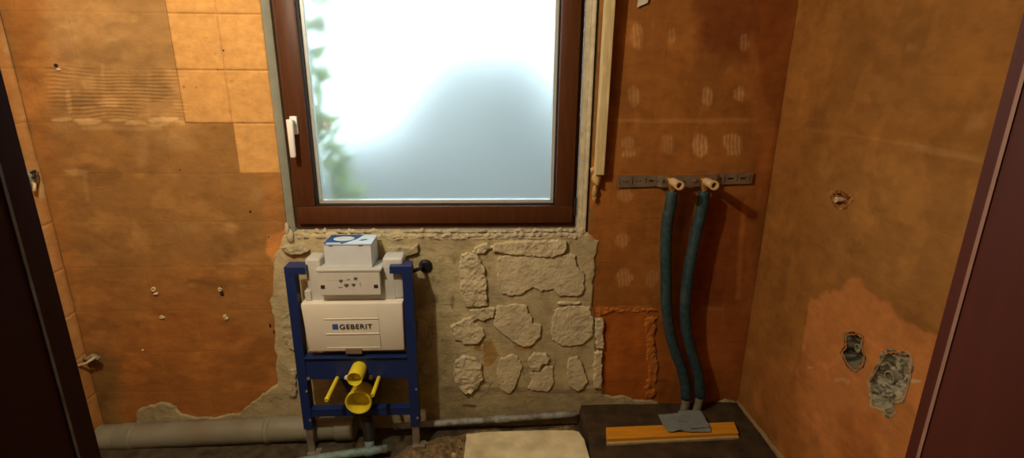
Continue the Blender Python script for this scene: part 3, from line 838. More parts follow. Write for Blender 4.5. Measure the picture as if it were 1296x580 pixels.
sill = MB().hexa([(WX0, 2.079, 0.90), (WX1, 2.079, 0.90), (WX1, 2.14, 0.90), (WX0, 2.14, 0.90), (WX0, 2.079, WZ0 - 0.002), (WX1, 2.079, WZ0 - 0.002), (WX1, 2.14, FZ0 - 0.004), (WX0, 2.14, FZ0 - 0.004)])
sill.build('sill_bed', M['strip_mortar'], wall_back)
bead('mortar_bead', -0.80, 0.40, 0.922, 2.078, 0.008, 3, M['strip_mortar'])
bead('mortar_bead', -0.79, 0.39, 0.936, 2.098, 0.007, 8, M['strip_mortar'])
bead('mortar_bead', -0.60, 0.37, 0.912, 2.077, 0.006, 14, M['strip_mortar'])
lump = MB().rock((-0.803, 2.070, 0.925), (0.016, 0.012, 0.028), 4).rock((-0.812, 2.07, 0.955), (0.010, 0.010, 0.03), 5)
lump.build('mortar_lump', M['strip_mortar'], wall_back, True)
lump = MB().rock((0.390, 2.085, 0.935), (0.022, 0.014, 0.020), 6).rock((0.398, 2.086, 0.96), (0.012, 0.010, 0.035), 7)
lump.build('mortar_lump', M['strip_mortar'], wall_back, True)

# ------------------------------------------------------------------ door lining (the photograph is taken from the doorway)
door = bpy.data.objects.new('door_1', None); COL.objects.link(door); door.location = (0.03, 0.37, 0); struct(door)
for x0, x1, yg in ((DX0 - 0.028, DX0, (0.4185, 0.4215)), (DX1, DX1 + 0.028, (0.4275, 0.4315))):
    jb = MB().box(x0, x1, DY0, YF, 0.0, DZ1, 0.0008).build('jamb', M['door_wood'], door)
    xin = x1 if x0 < 0 else x0
    MB().box(xin - 0.0012, xin + 0.0012, yg[0], yg[1], 0.0, DZ1).build('seal', M['door_seal'] if x0 > 0 else M['grey_pipe'], jb)
MB().box(DX0 - 0.028, DX1 + 0.028, DY0, YF, DZ1, DZ1 + 0.028).build('head', M['door_wood'], door)

# ------------------------------------------------------------------ floor: mortar bed in the corner
FB = FLP([(733, 515), (745, 545), (748, 580)], 0.1)
BED = [(0.412, 2.09), (0.412, 1.98), (0.418, 1.88), (0.41, 1.70), (0.43, 1.45), (0.50, 1.30), (1.18, 1.25), (1.18, 2.09)]


def h_bed(x, y):
    d = sdf(BED, x + 0.03 * fbm(x, y, 14, 3, 81), y + 0.02 * fbm(x, y, 14, 3, 82))
    return -0.01 + 0.108 * sstep(-0.006, 0.012, d) + 0.010 * fbm(x, y, 12, 4, 83) * sstep(0, 0.02, d)


bed = relief('mortar_bed', 'level', 0.38, XR, 1.22, YB, 0.006, h_bed, None, M['wetmortar'], floor, keep=lambda x, y, h: h > -0.0095)

# heap of earth at the frame's foot
HEAP = [(-0.50, 1.80), (-0.43, 1.86), (-0.36, 1.95), (-0.20, 2.02), (0.42, 2.06), (0.44, 1.6), (-0.55, 1.55)]


def h_heap(x, y):
    d = sdf(HEAP, x + 0.04 * fbm(x, y, 12, 3, 91), y + 0.04 * fbm(x, y, 12, 3, 92))
    k = sstep(-0.01, 0.09, d)
    h = -0.006 + k * (0.034 + 0.055 * fbm(x, y, 11, 5, 93) + 0.016 * fbm(x, y, 60, 3, 94) + 0.034 * sstep(1.965, 2.00, y) * sstep(-0.25, -0.05, x))
    h = np.where((x > -0.10) & (x < 0.41) & (y < 1.96), np.minimum(h, 0.014), h)
    return np.where((x > -0.345) & (x < -0.265) & (y > 1.90) & (y < 1.96), np.minimum(h, 0.011), h)


heap = relief('earth_heap', 'level', -0.62, 0.46, 1.5, 2.072, 0.005, h_heap, None, M['earth'], None, keep=lambda x, y, h: (h > -0.0055) & ~((x > -0.085) & (x < 0.40) & (y < 1.935)))
put(heap, (-0.1, 1.8, 0)); tag(heap, 'loose brown earth heaped at the foot of the blue frame and under the cream block', 'earth'); heap['kind'] = 'stuff'

# pale cream block
P = FLP([(590, 549), (612, 547), (680, 545), (724, 544), (733, 546), (740, 556), (746, 580)], 0.075)
P += [(0.40, 1.60), (-0.10, 1.60)] + FLP([(587, 580), (591, 560)], 0.075)
slab = MB().prism(list(reversed(P)), 0.012, 0.075, 0.006).build('cream_block', M['cream_slab'])
put(slab, (0.15, 1.78, 0.018)); tag(slab, 'pale cream slab lying in the dirt under the adhesive-dabbed wall', 'slab')
for i, (u, v, r) in enumerate([(575, 577, 0.014), (582, 566, 0.007), (569, 556, 0.006), (540, 561, 0.006), (525, 566, 0.004), (560, 568, 0.005)]):
    x, y = fl(u, v, 0.045)
    st = MB().rock((x, y, 0.045), (r, r, r * 1.3 if i == 0 else r * 0.7), 40 + i, sub=1).build('rubble_stone', M['rubble'] if i else M['board_edge'], None, True)
    put(st, (x, y, 0.04))
    tag(st, ['upright pale stone chip beside the cream slab', 'small grey stone chip touching the cream slab edge', 'small grey stone chip behind the upright pale chip',
             'small grey stone chip just right of the steel foot', 'tiny grey stone chip at the base of the steel foot', 'small grey stone chip midway between steel foot and slab'][i], 'stone', 'stone chips in the dirt')

# ------------------------------------------------------------------ toilet installation frame
CX = -0.54
fo = thing('toilet_frame', 'blue steel toilet installation frame with cream cistern and yellow pipe caps', 'toilet frame', (CX, 1.95, 0))
YP = 1.922
for x0, x1, zf in ((-0.785, -0.748, -0.008), (-0.335, -0.297, 0.018)):
    up = MB()
    up.box(x0, x1, YP, YP + 0.004, 0.115, 0.846, 0.001); up.box(x0, x0 + 0.004, YP + 0.003, YP + 0.045, 0.115, 0.846); up.box(x1 - 0.004, x1, YP + 0.003, YP + 0.045, 0.115, 0.846)
    up.box(x0, x1, YP + 0.041, YP + 0.045, 0.115, 0.846)
    upo = up.build('upright', M['blue'], fo)
    for z in (0.16, 0.30):
        MB().lathe((x1 - 0.006, YP, z), (0, -1, 0), [(0.005, 0), (0.005, 0.003), (0.0, 0.0035)], 10).build('screw', M['screw'], upo)
    MB().lathe((x0 + 0.016, YP + 0.001, 0.826), (0, -1, 0), [(0.007, 0), (0.007, 0.0015), (0.0, 0.0015)], 12).build('hole', M['hole'], upo)
    ft = MB().box(x0 + 0.004, x1 - 0.004, YP + 0.006, YP + 0.028, zf, 0.13, 0.001).box(x0 + 0.004, x1 + 0.02, YP - 0.012, YP + 0.030, zf - 0.004, zf + 0.004)
    ft.build('foot', M['steel'], fo)
# top brackets
for x0, x1 in ((-0.785, -0.703), (-0.383, -0.297)):
    m = MB().box(x0, x1, YP - 0.001, YP + 0.003, 0.818, 0.848, 0.001).box(x0, x1, YP, YP + 0.062, 0.845, 0.849, 0.001)
    m.build('top_bracket', M['blue'], fo)
m = MB().box(-0.748, -0.335, YP + 0.004, YP + 0.008, 0.352, 0.452, 0.001).box(-0.748, -0.335, YP - 0.006, YP + 0.04, 0.452, 0.457, 0.001).box(-0.748, -0.335, YP + 0.008, YP + 0.03, 0.350, 0.354)
cp = m.build('cross_plate', M['blue'], fo)
MB().lathe((-0.742, YP + 0.004, 0.358), (0, -1, 0), [(0.007, 0), (0.007, 0.004), (0, 0.005)], 10).build('screw', M['screw'], cp)
MB().box(-0.748, -0.335, YP + 0.004, YP + 0.034, 0.172, 0.206, 0.002).box(-0.748, -0.335, YP + 0.002, YP + 0.036, 0.205, 0.208).build('lower_bar', M['blue'], fo)
# cistern
ta = MB()
ta.box(-0.714, -0.655, 1.948, 2.035, 0.70, 0.872, 0.010, 3).box(-0.415, -0.336, 1.948, 2.035, 0.70, 0.872, 0.010, 3).box(-0.70, -0.37, 1.946, 2.03, 0.68, 0.838, 0.004)
tank = ta.build('cistern', M['tank'], fo, True, 35)
MB().box(-0.724, -0.700, 1.938, 1.975, 0.700, 0.742, 0.003).build('side_block', M['tank'], tank)
cv = MB()
cv.hexa([(-0.726, 1.918, 0.484), (-0.342, 1.918, 0.484), (-0.342, 2.03, 0.476), (-0.726, 2.03, 0.476), (-0.736, 1.912, 0.699), (-0.338, 1.912, 0.699), (-0.338, 2.03, 0.699), (-0.736, 2.03, 0.699)], 0.008)
cover = cv.build('cistern_cover', M['cream'], fo, True, 35)
yv = 1.9135
MB().box(-0.648, -0.437, yv - 0.002, yv + 0.004, 0.629, 0.634, 0.001).build('ledge', M['cream'], cover)
MB().box(-0.648, -0.437, yv - 0.0005, yv + 0.006, 0.562, 0.567, 0.001).build('ledge', M['cream'], cover)
MB().box(-0.650, -0.437, yv + 0.002, yv + 0.008, 0.500, 0.503, 0.001).build('ledge', M['cream'], cover)
MB().box(-0.4375, -0.436, yv - 0.0008, yv + 0.008, 0.505, 0.695).build('seam', M['tank'], cover)
MB().box(-0.578, -0.512, 1.9125, 1.95, 0.474, 0.500, 0.003).build('spout', M['notch'], tank)
MB().box(-0.6200, -0.5985, yv - 0.0012, yv + 0.004, 0.588, 0.609).build('emblem', M['logo_blue'], cover)


def text_mesh(body, size, loc, parent, name, material, depth=0.0004, bold=0.0, sx=1.0):
    cu = bpy.data.curves.new('lettering_curve', 'FONT'); cu.body = body; cu.size = size; cu.extrude = depth; cu.offset = bold; cu.align_x = 'LEFT'; cu.space_character = 1.08
    t = bpy.data.objects.new('lettering_tmp', cu); COL.objects.link(t)
    bpy.context.view_layer.update()
    me = bpy.data.meshes.new_from_object(t.evaluated_get(bpy.context.evaluated_depsgraph_get()))
    bpy.data.objects.remove(t)
    me.transform(Matrix.Diagonal((sx, 1, 1, 1)))
    me.transform(Matrix.Rotation(math.radians(90), 4, 'X')); off = Vector(loc); p = parent
    while p is not None:
        off -= Vector(p.location); p = p.parent
    me.transform(Matrix.Translation(off)); me.name = name
    return link(name, me, material, parent)


text_mesh('GEBERIT', 0.0290, (-0.593, yv - 0.0008, 0.588), cover, 'lettering', M['ink'], bold=0.0003, sx=1.12)
# service panel
pn = MB().box(-0.656, -0.4195, 1.912, 1.946, 0.733, 0.834, 0.003).build('service_panel', M['panel'], tank)
MB().box(-0.662, -0.413, 1.909, 1.95, 0.832, 0.842, 0.002).build('panel_lip', M['tank'], pn)
for x in (-0.641, -0.437):
    MB().box(x - 0.008, x + 0.008, 1.9112, 1.914, 0.762, 0.777).build('latch', M['ink'], pn)
MB().box(-0.64 + 0.02, -0.50, 1.9117, 1.9125, 0.795, 0.7955).build('print_line', M['ink_grey'], pn)
for i, (u, v, w, h) in enumerate([(431.5, 355.5, 5, 3), (441, 354, 4, 1.4), (450, 352.5, 5, 3), (438.5, 361, 6, 3.4), (447.5, 360.5, 5, 3), (431, 364, 5, 1), (456, 360, 0.8, 6)]):
    x, z = bw(u, v, 1.912); k = 0.003
    m = MB().box(x - w * k / 2, x + w * k / 2, 1.9114, 1.9125, z - h * k / 2, z + h * k / 2)
    if h > 2 and w > 2:
        m.box(x - w * k * 0.2, x + w * k * 0.2, 1.9114, 1.9125, z - h * k * 1.0, z)
    m.build('pictogram', M['ink_grey'], pn)
# yellow caps and rod sleeves
MB().lathe((-0.531, 1.926, 0.404), (0, -1, 0), [(0.029, 0), (0.031, 0.002), (0.031, 0.083), (0.029, 0.086), (0.0265, 0.084), (0.0265, 0.046), (0, 0.046)], 32).build('flush_cap', M['yellow'], fo, True, 40)
MB().lathe((-0.535, 1.965, 0.270), (0, -1, 0), [(0.045, 0), (0.047, 0.003), (0.047, 0.068), (0.053, 0.070), (0.054, 0.086), (0.051, 0.088), (0.046, 0.086), (0.043, 0.030), (0, 0.030)], 36).build('waste_cap', M['yellow'], fo, True, 40)
MB().lathe((-0.625, 1.926, 0.358), (0, -1, 0), [(0.008, 0), (0.0085, 0.15), (0.0075, 0.155), (0.004, 0.155), (0.004, 0.14), (0, 0.14)], 14).build('rod_sleeve', M['yellow'], fo, True, 40)
MB().lathe((-0.455, 1.926, 0.356), (0, -1, 0), [(0.008, 0), (0.0085, 0.12), (0.0075, 0.125), (0.004, 0.125), (0.004, 0.11), (0, 0.11)], 14).build('rod_sleeve', M['yellow'], fo, True, 40)
MB().lathe((-0.488, 1.926, 0.358), (0, -1, 0), [(0.009, 0), (0.009, 0.006), (0, 0.007)], 12).build('bolt', M['brass'], fo)
MB().lathe((-0.585, 1.926, 0.362), (0, -1, 0), [(0.009, 0), (0.009, 0.010), (0, 0.012)], 12).build('bolt', M['white_plastic'], fo)
# waste bend and hose behind the cap
wb = [(-0.535, 1.967, 0.270), (-0.535, 1.99, 0.268), (-0.537, 2.012, 0.250), (-0.545, 2.018, 0.215), (-0.552, 2.020, 0.195), (-0.56, 2.022, 0.176)]
MB().tube(wb, [0.046, 0.048, 0.050, 0.050, 0.050, 0.050], 18).build('waste_bend', M['black'], fo, True, 50)
MB().tube([(-0.545, 1.985, 0.22), (-0.538, 1.965, 0.185), (-0.518, 1.93, 0.13), (-0.505, 1.90, 0.075)], [0.026, 0.026, 0.025, 0.025], 14).build('drain_hose', M['black'], fo, True, 50)
MB().tube([(-0.66, 1.99, 0.36), (-0.62, 1.99, 0.34), (-0.585, 1.985, 0.26), (-0.575, 1.98, 0.20)], 0.022, 12).build('flush_pipe', M['black'], fo, True, 50)
# fixing to the wall
MB().tube([(-0.300, 1.955, 0.815), (-0.280, 2.02, 0.800), (-0.272, 2.074, 0.796)], 0.008, 10).build('wall_tie', M['black'], fo, True)
MB().lathe((-0.262, 2.071, 0.793), (0, -1, 0), [(0.029, -0.002), (0.027, 0.006), (0.022, 0.010), (0.012, 0.010), (0, 0.010)], 20).build('tie_washer', M['black'], fo, True, 40)

# carton standing on the cistern
ca = thing('carton', 'small white carton with dark blue print, window light painted pale blue on its top, sitting on the cistern', 'box', (-0.538, 1.985, 0.8425))
body = MB().box(-0.628, -0.449, 1.926, 2.044, 0.8425, 0.937, 0.0015).build('body', M['carton'], ca)
lid = MB().box(-0.631, -0.447, 1.923, 2.046, 0.937, 0.9395, 0.0008).build('lid', M['carton_top'], ca)
pm = MB().prism([(-0.630, 1.924), (-0.560, 1.924), (-0.515, 1.99), (-0.500, 2.045), (-0.630, 2.045)], 0.9395, 0.9398)
pm.box(-0.56, -0.448, 1.924, 1.928, 0.9395, 0.9398)
pm.build('blue_print', M['carton_blue'], lid)
MB().prism([(x, y) for x, y in ellipse(-0.567, 1.994, 0.040, 0.030, 24)], 0.9398, 0.9401).build('white_oval', M['carton'], lid)
MB().box(-0.620, -0.565, 1.930, 1.942, 0.9398, 0.9401).build('white_bar', M['carton_top'], lid)
MB().prism([(-0.505, 1.972), (-0.490, 1.966), (-0.478, 1.976), (-0.470, 1.984), (-0.482, 1.990), (-0.495, 1.984)], 0.9395, 0.9398).build('small_print', M['carton_blue'], lid)
for x in (-0.600, -0.487):
    MB().prism_y([(x - 0.010, 0.9368), (x + 0.010, 0.9368), (x + 0.007, 0.931), (x - 0.007, 0.931)], 1.9245, 1.927).build('finger_notch', M['ink_grey'], body)

# ------------------------------------------------------------------ pipes on the floor
dr = thing('drain_pipe', 'thick grey plastic drain pipe lying along the left wall base', 'pipe', (-1.15, 1.99, 0.045))


def drp(x): return (x, 2.015 + 0.002 * (x + 1.7), 0.024 + (x + 1.7) * 0.030)


MB().tube([drp(-1.70), drp(-1.40), drp(-1.10), drp(-0.66)], 0.055, 28).build('barrel', M['pvc'], dr, True, 50)
MB().tube([drp(-0.985), drp(-0.978), drp(-0.965), drp(-0.958)], [0.0555, 0.0600, 0.0600, 0.0555], 28).build('collar', M['pvc'], dr, True, 30)
MB().tube([drp(-0.805), drp(-0.800), drp(-0.755), drp(-0.750)], [0.0555, 0.0605, 0.0605, 0.0555], 28).build('collar', M['pvc'], dr, True, 30)
MB().tube([drp(-1.62), drp(-1.61), drp(-1.55), drp(-1.545)], [0.0555, 0.0585, 0.0585, 0.0555], 28).build('collar', M['pvc'], dr, True, 30)
MB().tube([drp(-0.68), drp(-0.675), drp(-0.60), drp(-0.595)], [0.056, 0.0615, 0.0615, 0.058], 28).build('end_cap', M['pvc'], dr, True, 30)

tp = thing('supply_pipe', 'pale teal sleeved pipe on the floor in front of the blue frame', 'pipe', (-0.60, 1.85, 0.03))
TPATH = [(-0.80, 1.822, 0.030), (-0.74, 1.838, 0.032), (-0.65, 1.85, 0.036), (-0.55, 1.862, 0.040), (-0.47, 1.872, 0.042), (-0.43, 1.878, 0.042)]
MB().tube(TPATH, 0.017, 14, True, 0.12, 2).build('sleeve', M['teal_light'], tp, True)
MB().tube([(-0.525, 1.865, 0.041), (-0.515, 1.866, 0.041), (-0.49, 1.870, 0.042), (-0.48, 1.871, 0.042)], [0.017, 0.022, 0.022, 0.017], 14).tube([(-0.503, 1.868, 0.042), (-0.504, 1.885, 0.075)], 0.020, 12).build('tee', M['teal_light'], tp, True, 40)

gp = thing('water_pipe', 'pale blue grey water pipe half buried along the foot of the plastered wall', 'pipe', (0.08, 2.03, 0.05))
a = (-0.43, 2.038, 0.032); b = (0.40, 2.044, 0.072)
pts = [tuple(a[k] + (b[k] - a[k]) * i / 16 for k in range(3)) for i in range(17)]
MB().tube(pts, 0.0155, 14, True, 0.05, 5).build('tube', M['grey_pipe'], gp, True)
MB().tube([tuple(a[k] + (b[k] - a[k]) * i for k in range(3)) for i in (0.55, 0.56, 0.62, 0.63)], [0.0155, 0.019, 0.019, 0.0155], 14).build('coupling', M['grey_pipe'], gp, True, 40)

# ------------------------------------------------------------------ insulated pipes and their bracket
def insulated(path, neck, label, seed):
    o = thing('insulated_pipe', label, 'pipe', path[-1], 'insulated pipes under the bracket')
    # smooth the path (Catmull-Rom)
    P = [Vector(p) for p in path]; P = [P[0] * 2 - P[1]] + P + [P[-1] * 2 - P[-2]]
    out = []
    for i in range(1, len(P) - 2):
        for k in range(6):
            t = k / 6
            out.append(0.5 * ((2 * P[i]) + (P[i + 1] - P[i - 1]) * t + (2 * P[i - 1] - 5 * P[i] + 4 * P[i + 1] - P[i + 2]) * t * t + (3 * P[i] - P[i - 1] - 3 * P[i + 1] + P[i + 2]) * t ** 3))
    out.append(P[-2])
    cut = next(i for i, p in enumerate(out) if p.z < 0.175)
    MB().tube(out[:cut + 1], 0.0235, 16, True, 0.06, seed).build('sleeve', M['teal'], o, True)
    MB().tube(out[cut - 1:], 0.019, 14).build('bare_end', M['bare_pipe'], o, True, 50)
    x, z = neck
    MB().tube([tuple(out[0]), (x, 2.026, z - 0.014), (x, 2.026, z)], [0.012, 0.012, 0.012], 12).lathe((x, 2.044, z), (0, -1, 0), [(0.017, 0), (0.017, 0.014), (0.011, 0.016), (0.011, 0.052), (0, 0.052)], 12).build('elbow', M['brass'], o, True, 40)
    pl = MB().lathe((x, 2.002, z), (0, -1, 0), [(0.013, 0), (0.0165, 0.004), (0.0165, 0.066), (0.0185, 0.068), (0.0185, 0.080), (0.011, 0.080), (0.011, 0.050), (0, 0.050)], 16)
    pl.build('plug', M['tan'], o, True, 35)
    return o


x1, z1 = bw(848, 228, 2.03); x2, z2 = bw(890, 228, 2.03)
insulated([(x1 + 0.010, 2.020, 1.122), (0.737, 2.020, 1.06), (0.731, 2.022, 0.998), (0.735, 2.02, 0.88), (0.7475, 2.02, 0.756), (0.762, 2.02, 0.62), (0.787, 2.02, 0.498), (0.822, 2.02, 0.40), (0.858, 2.02, 0.315), (0.885, 2.02, 0.23), (0.896, 2.02, 0.15), (0.893, 2.02, 0.085)],
          (x1, z1), 'dark teal insulated pipe nearer the window, hanging straighter from the bracket', 11)
insulated([(x2 + 0.006, 2.020, 1.122), (0.868, 2.020, 1.06), (0.858, 2.022, 0.963), (0.848, 2.02, 0.86), (0.842, 2.02, 0.755), (0.843, 2.02, 0.64), (0.855, 2.02, 0.534), (0.880, 2.02, 0.44), (0.912, 2.02, 0.355), (0.945, 2.02, 0.26), (0.958, 2.02, 0.17), (0.950, 2.02, 0.085)],
          (x2, z2), 'dark teal insulated pipe nearer the corner, bowed beside its twin', 12)

br = thing('mounting_bracket', 'perforated galvanised steel mounting rail holding the two pipe elbows', 'bracket', (0.80, 2.07, 1.15))


def rail(x0, x1, y, slots):
    """Flat rail with real slots, slightly tilted; slots: (x0, x1, z0, z1) with z from 0 to 1 across the rail."""
    m = MB(); xs = sorted({x0, x1} | {s[0] for s in slots} | {s[1] for s in slots})
    def zz(x, t): return 1.1275 + 0.0155 * (x - 0.528) / 0.552 + 0.047 * t
    for a, b in zip(xs, xs[1:]):
        zs = [0.0]
        for s in slots:
            if s[0] <= a + 1e-6 and s[1] >= b - 1e-6:
                zs += [s[2], s[3]]
        zs.append(1.0)
        for k in range(0, len(zs), 2):
            m.hexa([(a, y, zz(a, zs[k])), (b, y, zz(b, zs[k])), (b, y + 0.0025, zz(b, zs[k])), (a, y + 0.0025, zz(a, zs[k])), (a, y, zz(a, zs[k + 1])), (b, y, zz(b, zs[k + 1])), (b, y + 0.0025, zz(b, zs[k + 1])), (a, y + 0.0025, zz(a, zs[k + 1]))])
    return m


m = rail(0.528, 0.690, 2.068, [(0.534, 0.538, 0.25, 0.8), (0.548, 0.554, 0.45, 0.55), (0.562, 0.570, 0.45, 0.55), (0.587, 0.591, 0.25, 0.8), (0.602, 0.608, 0.45, 0.55), (0.616, 0.624, 0.45, 0.55), (0.642, 0.646, 0.25, 0.8), (0.656, 0.676, 0.42, 0.58)])
m.build('flat_rail', M['bracket'], br)
m = rail(0.936, 1.085, 2.068, [(0.944, 0.958, 0.42, 0.58), (0.968, 0.972, 0.25, 0.8), (0.982, 1.006, 0.42, 0.58), (1.021, 1.025, 0.25, 0.8), (1.034, 1.058, 0.42, 0.58), (1.073, 1.077, 0.25, 0.8)])
m.build('flat_rail', M['bracket'], br)
m = rail(0.700, 0.926, 2.046, [(0.706, 0.714, 0.40, 0.60), (0.784, 0.800, 0.35, 0.65), (0.838, 0.846, 0.3, 0.7), (0.852, 0.860, 0.3, 0.7), (0.908, 0.918, 0.42, 0.58)])
m.build('raised_rail', M['bracket'], br)
for a, b in ((0.689, 0.701), (0.937, 0.925)):
    z = 1.1275 + 0.0155 * (a - 0.528) / 0.552
    xa, xb = min(a, b), max(a, b); ya, yb = (2.068, 2.046) if a < b else (2.046, 2.068)
    MB().hexa([(xa, ya, z), (xb, yb, z), (xb, yb + 0.0025, z), (xa, ya + 0.0025, z), (xa, ya, z + 0.047), (xb, yb, z + 0.047), (xb, yb + 0.0025, z + 0.047), (xa, ya + 0.0025, z + 0.047)]).build('bend', M['bracket'], br)
for x in (0.69, 0.835, 0.93):
    MB().lathe((x, 2.067 if x != 0.835 else 2.046, 1.158), (0, -1, 0), [(0.007, 0), (0.007, 0.004), (0, 0.006)], 6).build('screw', M['brass'], br)

# ------------------------------------------------------------------ batten, paper scrap
ba = thing('wooden_batten', 'pale wooden batten standing beside the window with foam at its lower end', 'batten', (0.455, 2.05, 1.07))
MB().hexa([(0.427, 2.036, 1.185), (0.463, 2.036, 1.185), (0.463, 2.076, 1.185), (0.427, 2.076, 1.185), (0.430, 2.012, 2.40), (0.466, 2.012, 2.40), (0.466, 2.048, 2.40), (0.430, 2.048, 2.40)], 0.002).build('strip', M['pale_wood'], ba)
MB().rock((0.440, 2.064, 1.165), (0.017, 0.016, 0.034), 21).rock((0.436, 2.066, 1.115), (0.012, 0.012, 0.028), 22).rock((0.437, 2.067, 1.085), (0.009, 0.010, 0.016), 23).rock((0.425, 2.070, 1.20), (0.014, 0.012, 0.012), 24).build('foam', M['foam'], ba, True)

xq, zq = bw(812, 5, 2.07)
pp = MB().prism_y([(xq - 0.016, zq - 0.012), (xq - 0.002, zq - 0.006), (xq + 0.022, zq + 0.004), (xq + 0.032, zq + 0.05), (xq - 0.010, zq + 0.06)], 2.070, 2.0715).build('paper_scrap', M['paper'])
put(pp, (xq, 2.07, zq)); tag(pp, 'pale paper scrap stuck high on the wall right of the batten', 'paper')

# ------------------------------------------------------------------ board and grey sheet on the mortar bed
bo = thing('orange_board', 'orange wooden board with pale lower edge lying on the dark mortar bed', 'board', (0.77, 1.85, 0.10))
q = FLP([(767, 541), (929, 534), (935, 548), (768, 556)], 0.122)
MB().hexa([(q[3][0], q[3][1], 0.100), (q[2][0], q[2][1], 0.100), (q[1][0], q[1][1], 0.100), (q[0][0], q[0][1], 0.100), (q[3][0], q[3][1], 0.122), (q[2][0], q[2][1], 0.122), (q[1][0], q[1][1], 0.122), (q[0][0], q[0][1], 0.122)], 0.002).build('plank', M['orange_board'], bo)
MB().hexa([(q[3][0], q[3][1] - 0.012, 0.094), (q[2][0], q[2][1] - 0.010, 0.094), (q[2][0], q[2][1] + 0.002, 0.094), (q[3][0], q[3][1] + 0.002, 0.094), (q[3][0], q[3][1] - 0.012, 0.108), (q[2][0], q[2][1] - 0.010, 0.108), (q[2][0], q[2][1] + 0.002, 0.108), (q[3][0], q[3][1] + 0.002, 0.108)], 0.002).build('edge_strip', M['board_edge'], bo)

SH = FLP([(833, 526), (858, 524), (860, 520), (887, 520), (899, 542), (899, 547), (846, 547), (838, 536)], 0.127)


def h_sheet(x, y):
    return 0.1262 + 0.006 * np.clip(fbm(x, y, 14, 3, 131) + 0.5, 0, 1) + 0.010 * np.exp(-((x - 0.80) / 0.02) ** 2 - ((y - 1.835) / 0.015) ** 2)


PS = np.array(SH)
sh = relief('grey_sheet', 'level', PS[:, 0].min(), PS[:, 0].max(), PS[:, 1].min(), PS[:, 1].max(), 0.003, h_sheet, None, M['grey_sheet'], None, keep=lambda x, y, h: sdf(SH, x, y) > 0)
so = sh.modifiers.new('thickness', 'SOLIDIFY'); so.thickness = 0.002
put(sh, (0.85, 1.89, 0.125)); tag(sh, 'flat grey sheet offcut with a notched corner lying across the orange board', 'sheet')
fq = FLP([(861, 521), (886, 521), (898, 541), (874, 543)], 0.134)
MB().hexa([(*fq[3], 0.1335), (*fq[2], 0.1335), (*fq[1], 0.1335), (*fq[0], 0.1335), (*fq[3], 0.1365), (*fq[2], 0.1365), (*fq[1], 0.1365), (*fq[0], 0.1365)], 0.0008).build('folded_layer', M['grey_sheet'], sh)
ft = MB().tube([(0.822, 1.905, 0.1325), (0.838, 1.895, 0.134), (0.86, 1.893, 0.133)], 0.0022, 8).build('crease', M['bare_pipe'], sh, True)

# ------------------------------------------------------------------ wall plugs and other remains on the walls
def wall_plug(u, v, label, r=0.0085, drop=True, seed=0):
    x, z = bw(u, v)
    o = thing('wall_plug', label, 'wall plug', (x, YB - 0.003, z), 'wall plugs left of the blue frame')
    MB().lathe((x, YB - 0.001, z), (0, -1, 0), [(r, -0.004), (r * 1.05, 0.006), (r * 0.75, 0.008), (r * 0.5, 0.007), (r * 0.45, -0.004), (0, -0.004)], 14).build('rim', M['plug'], o, True, 40)
    MB().lathe((x, YB - 0.001, z), (0, -1, 0), [(r * 0.5, 0.0), (0, 0.0005)], 10).build('bore', M['hole'], o)
    if drop:
        MB().rock((x + 0.006, YB - 0.004, z - 0.020), (0.009, 0.006, 0.006), seed).build('crumb', M['plug'], o, True)
    return o


wall_plug(195, 366, 'pale wall plug with a crumb below, upper left of the four', 0.0095, True, 31)
wall_plug(279, 366, 'pale wall plug, upper right of the four, nearest the blue frame top', 0.008, False, 32)
wall_plug(205, 401, 'chipped wall plug, lower left of the four in the orange coat', 0.007, False, 33)
wall_plug(285, 400, 'chipped wall plug, lower right of the four in the orange coat', 0.007, False, 34)
for i, (u, v, sx, sz) in enumerate([(205, 402, 0.010, 0.006), (285, 403, 0.011, 0.010), (280, 372, 0.008, 0.010), (180, 443, 0.006, 0.003), (341, 412, 0.004, 0.008), (346, 420, 0.004, 0.008), (73, 88, 0.009, 0.005)]):
    x, z = bw(u, v)
    MB().rock((x + 0.004, YB - 0.001, z), (sx, 0.006, sz), 140 + i).build('chip_and_plug_shade', M['plug'] if i in (0, 1, 3, 6) else M['hole'], wall_back, True)  # dark lump below the upper right plug stands in for its shadow
for u, v, r in [(317, 268, 0.005), (71, 83, 0.007), (280, 364, 0.004), (340, 300, 0.003), (228, 215, 0.003), (283, 64, 0.003)]:
    x, z = bw(u, v)
    MB().lathe((x, YB - 0.001, z), (0, -1, 0), [(r, -0.003), (r, 0.0012), (0, 0.0012)], 10).build('drill_hole', M['hole'], wall_back)
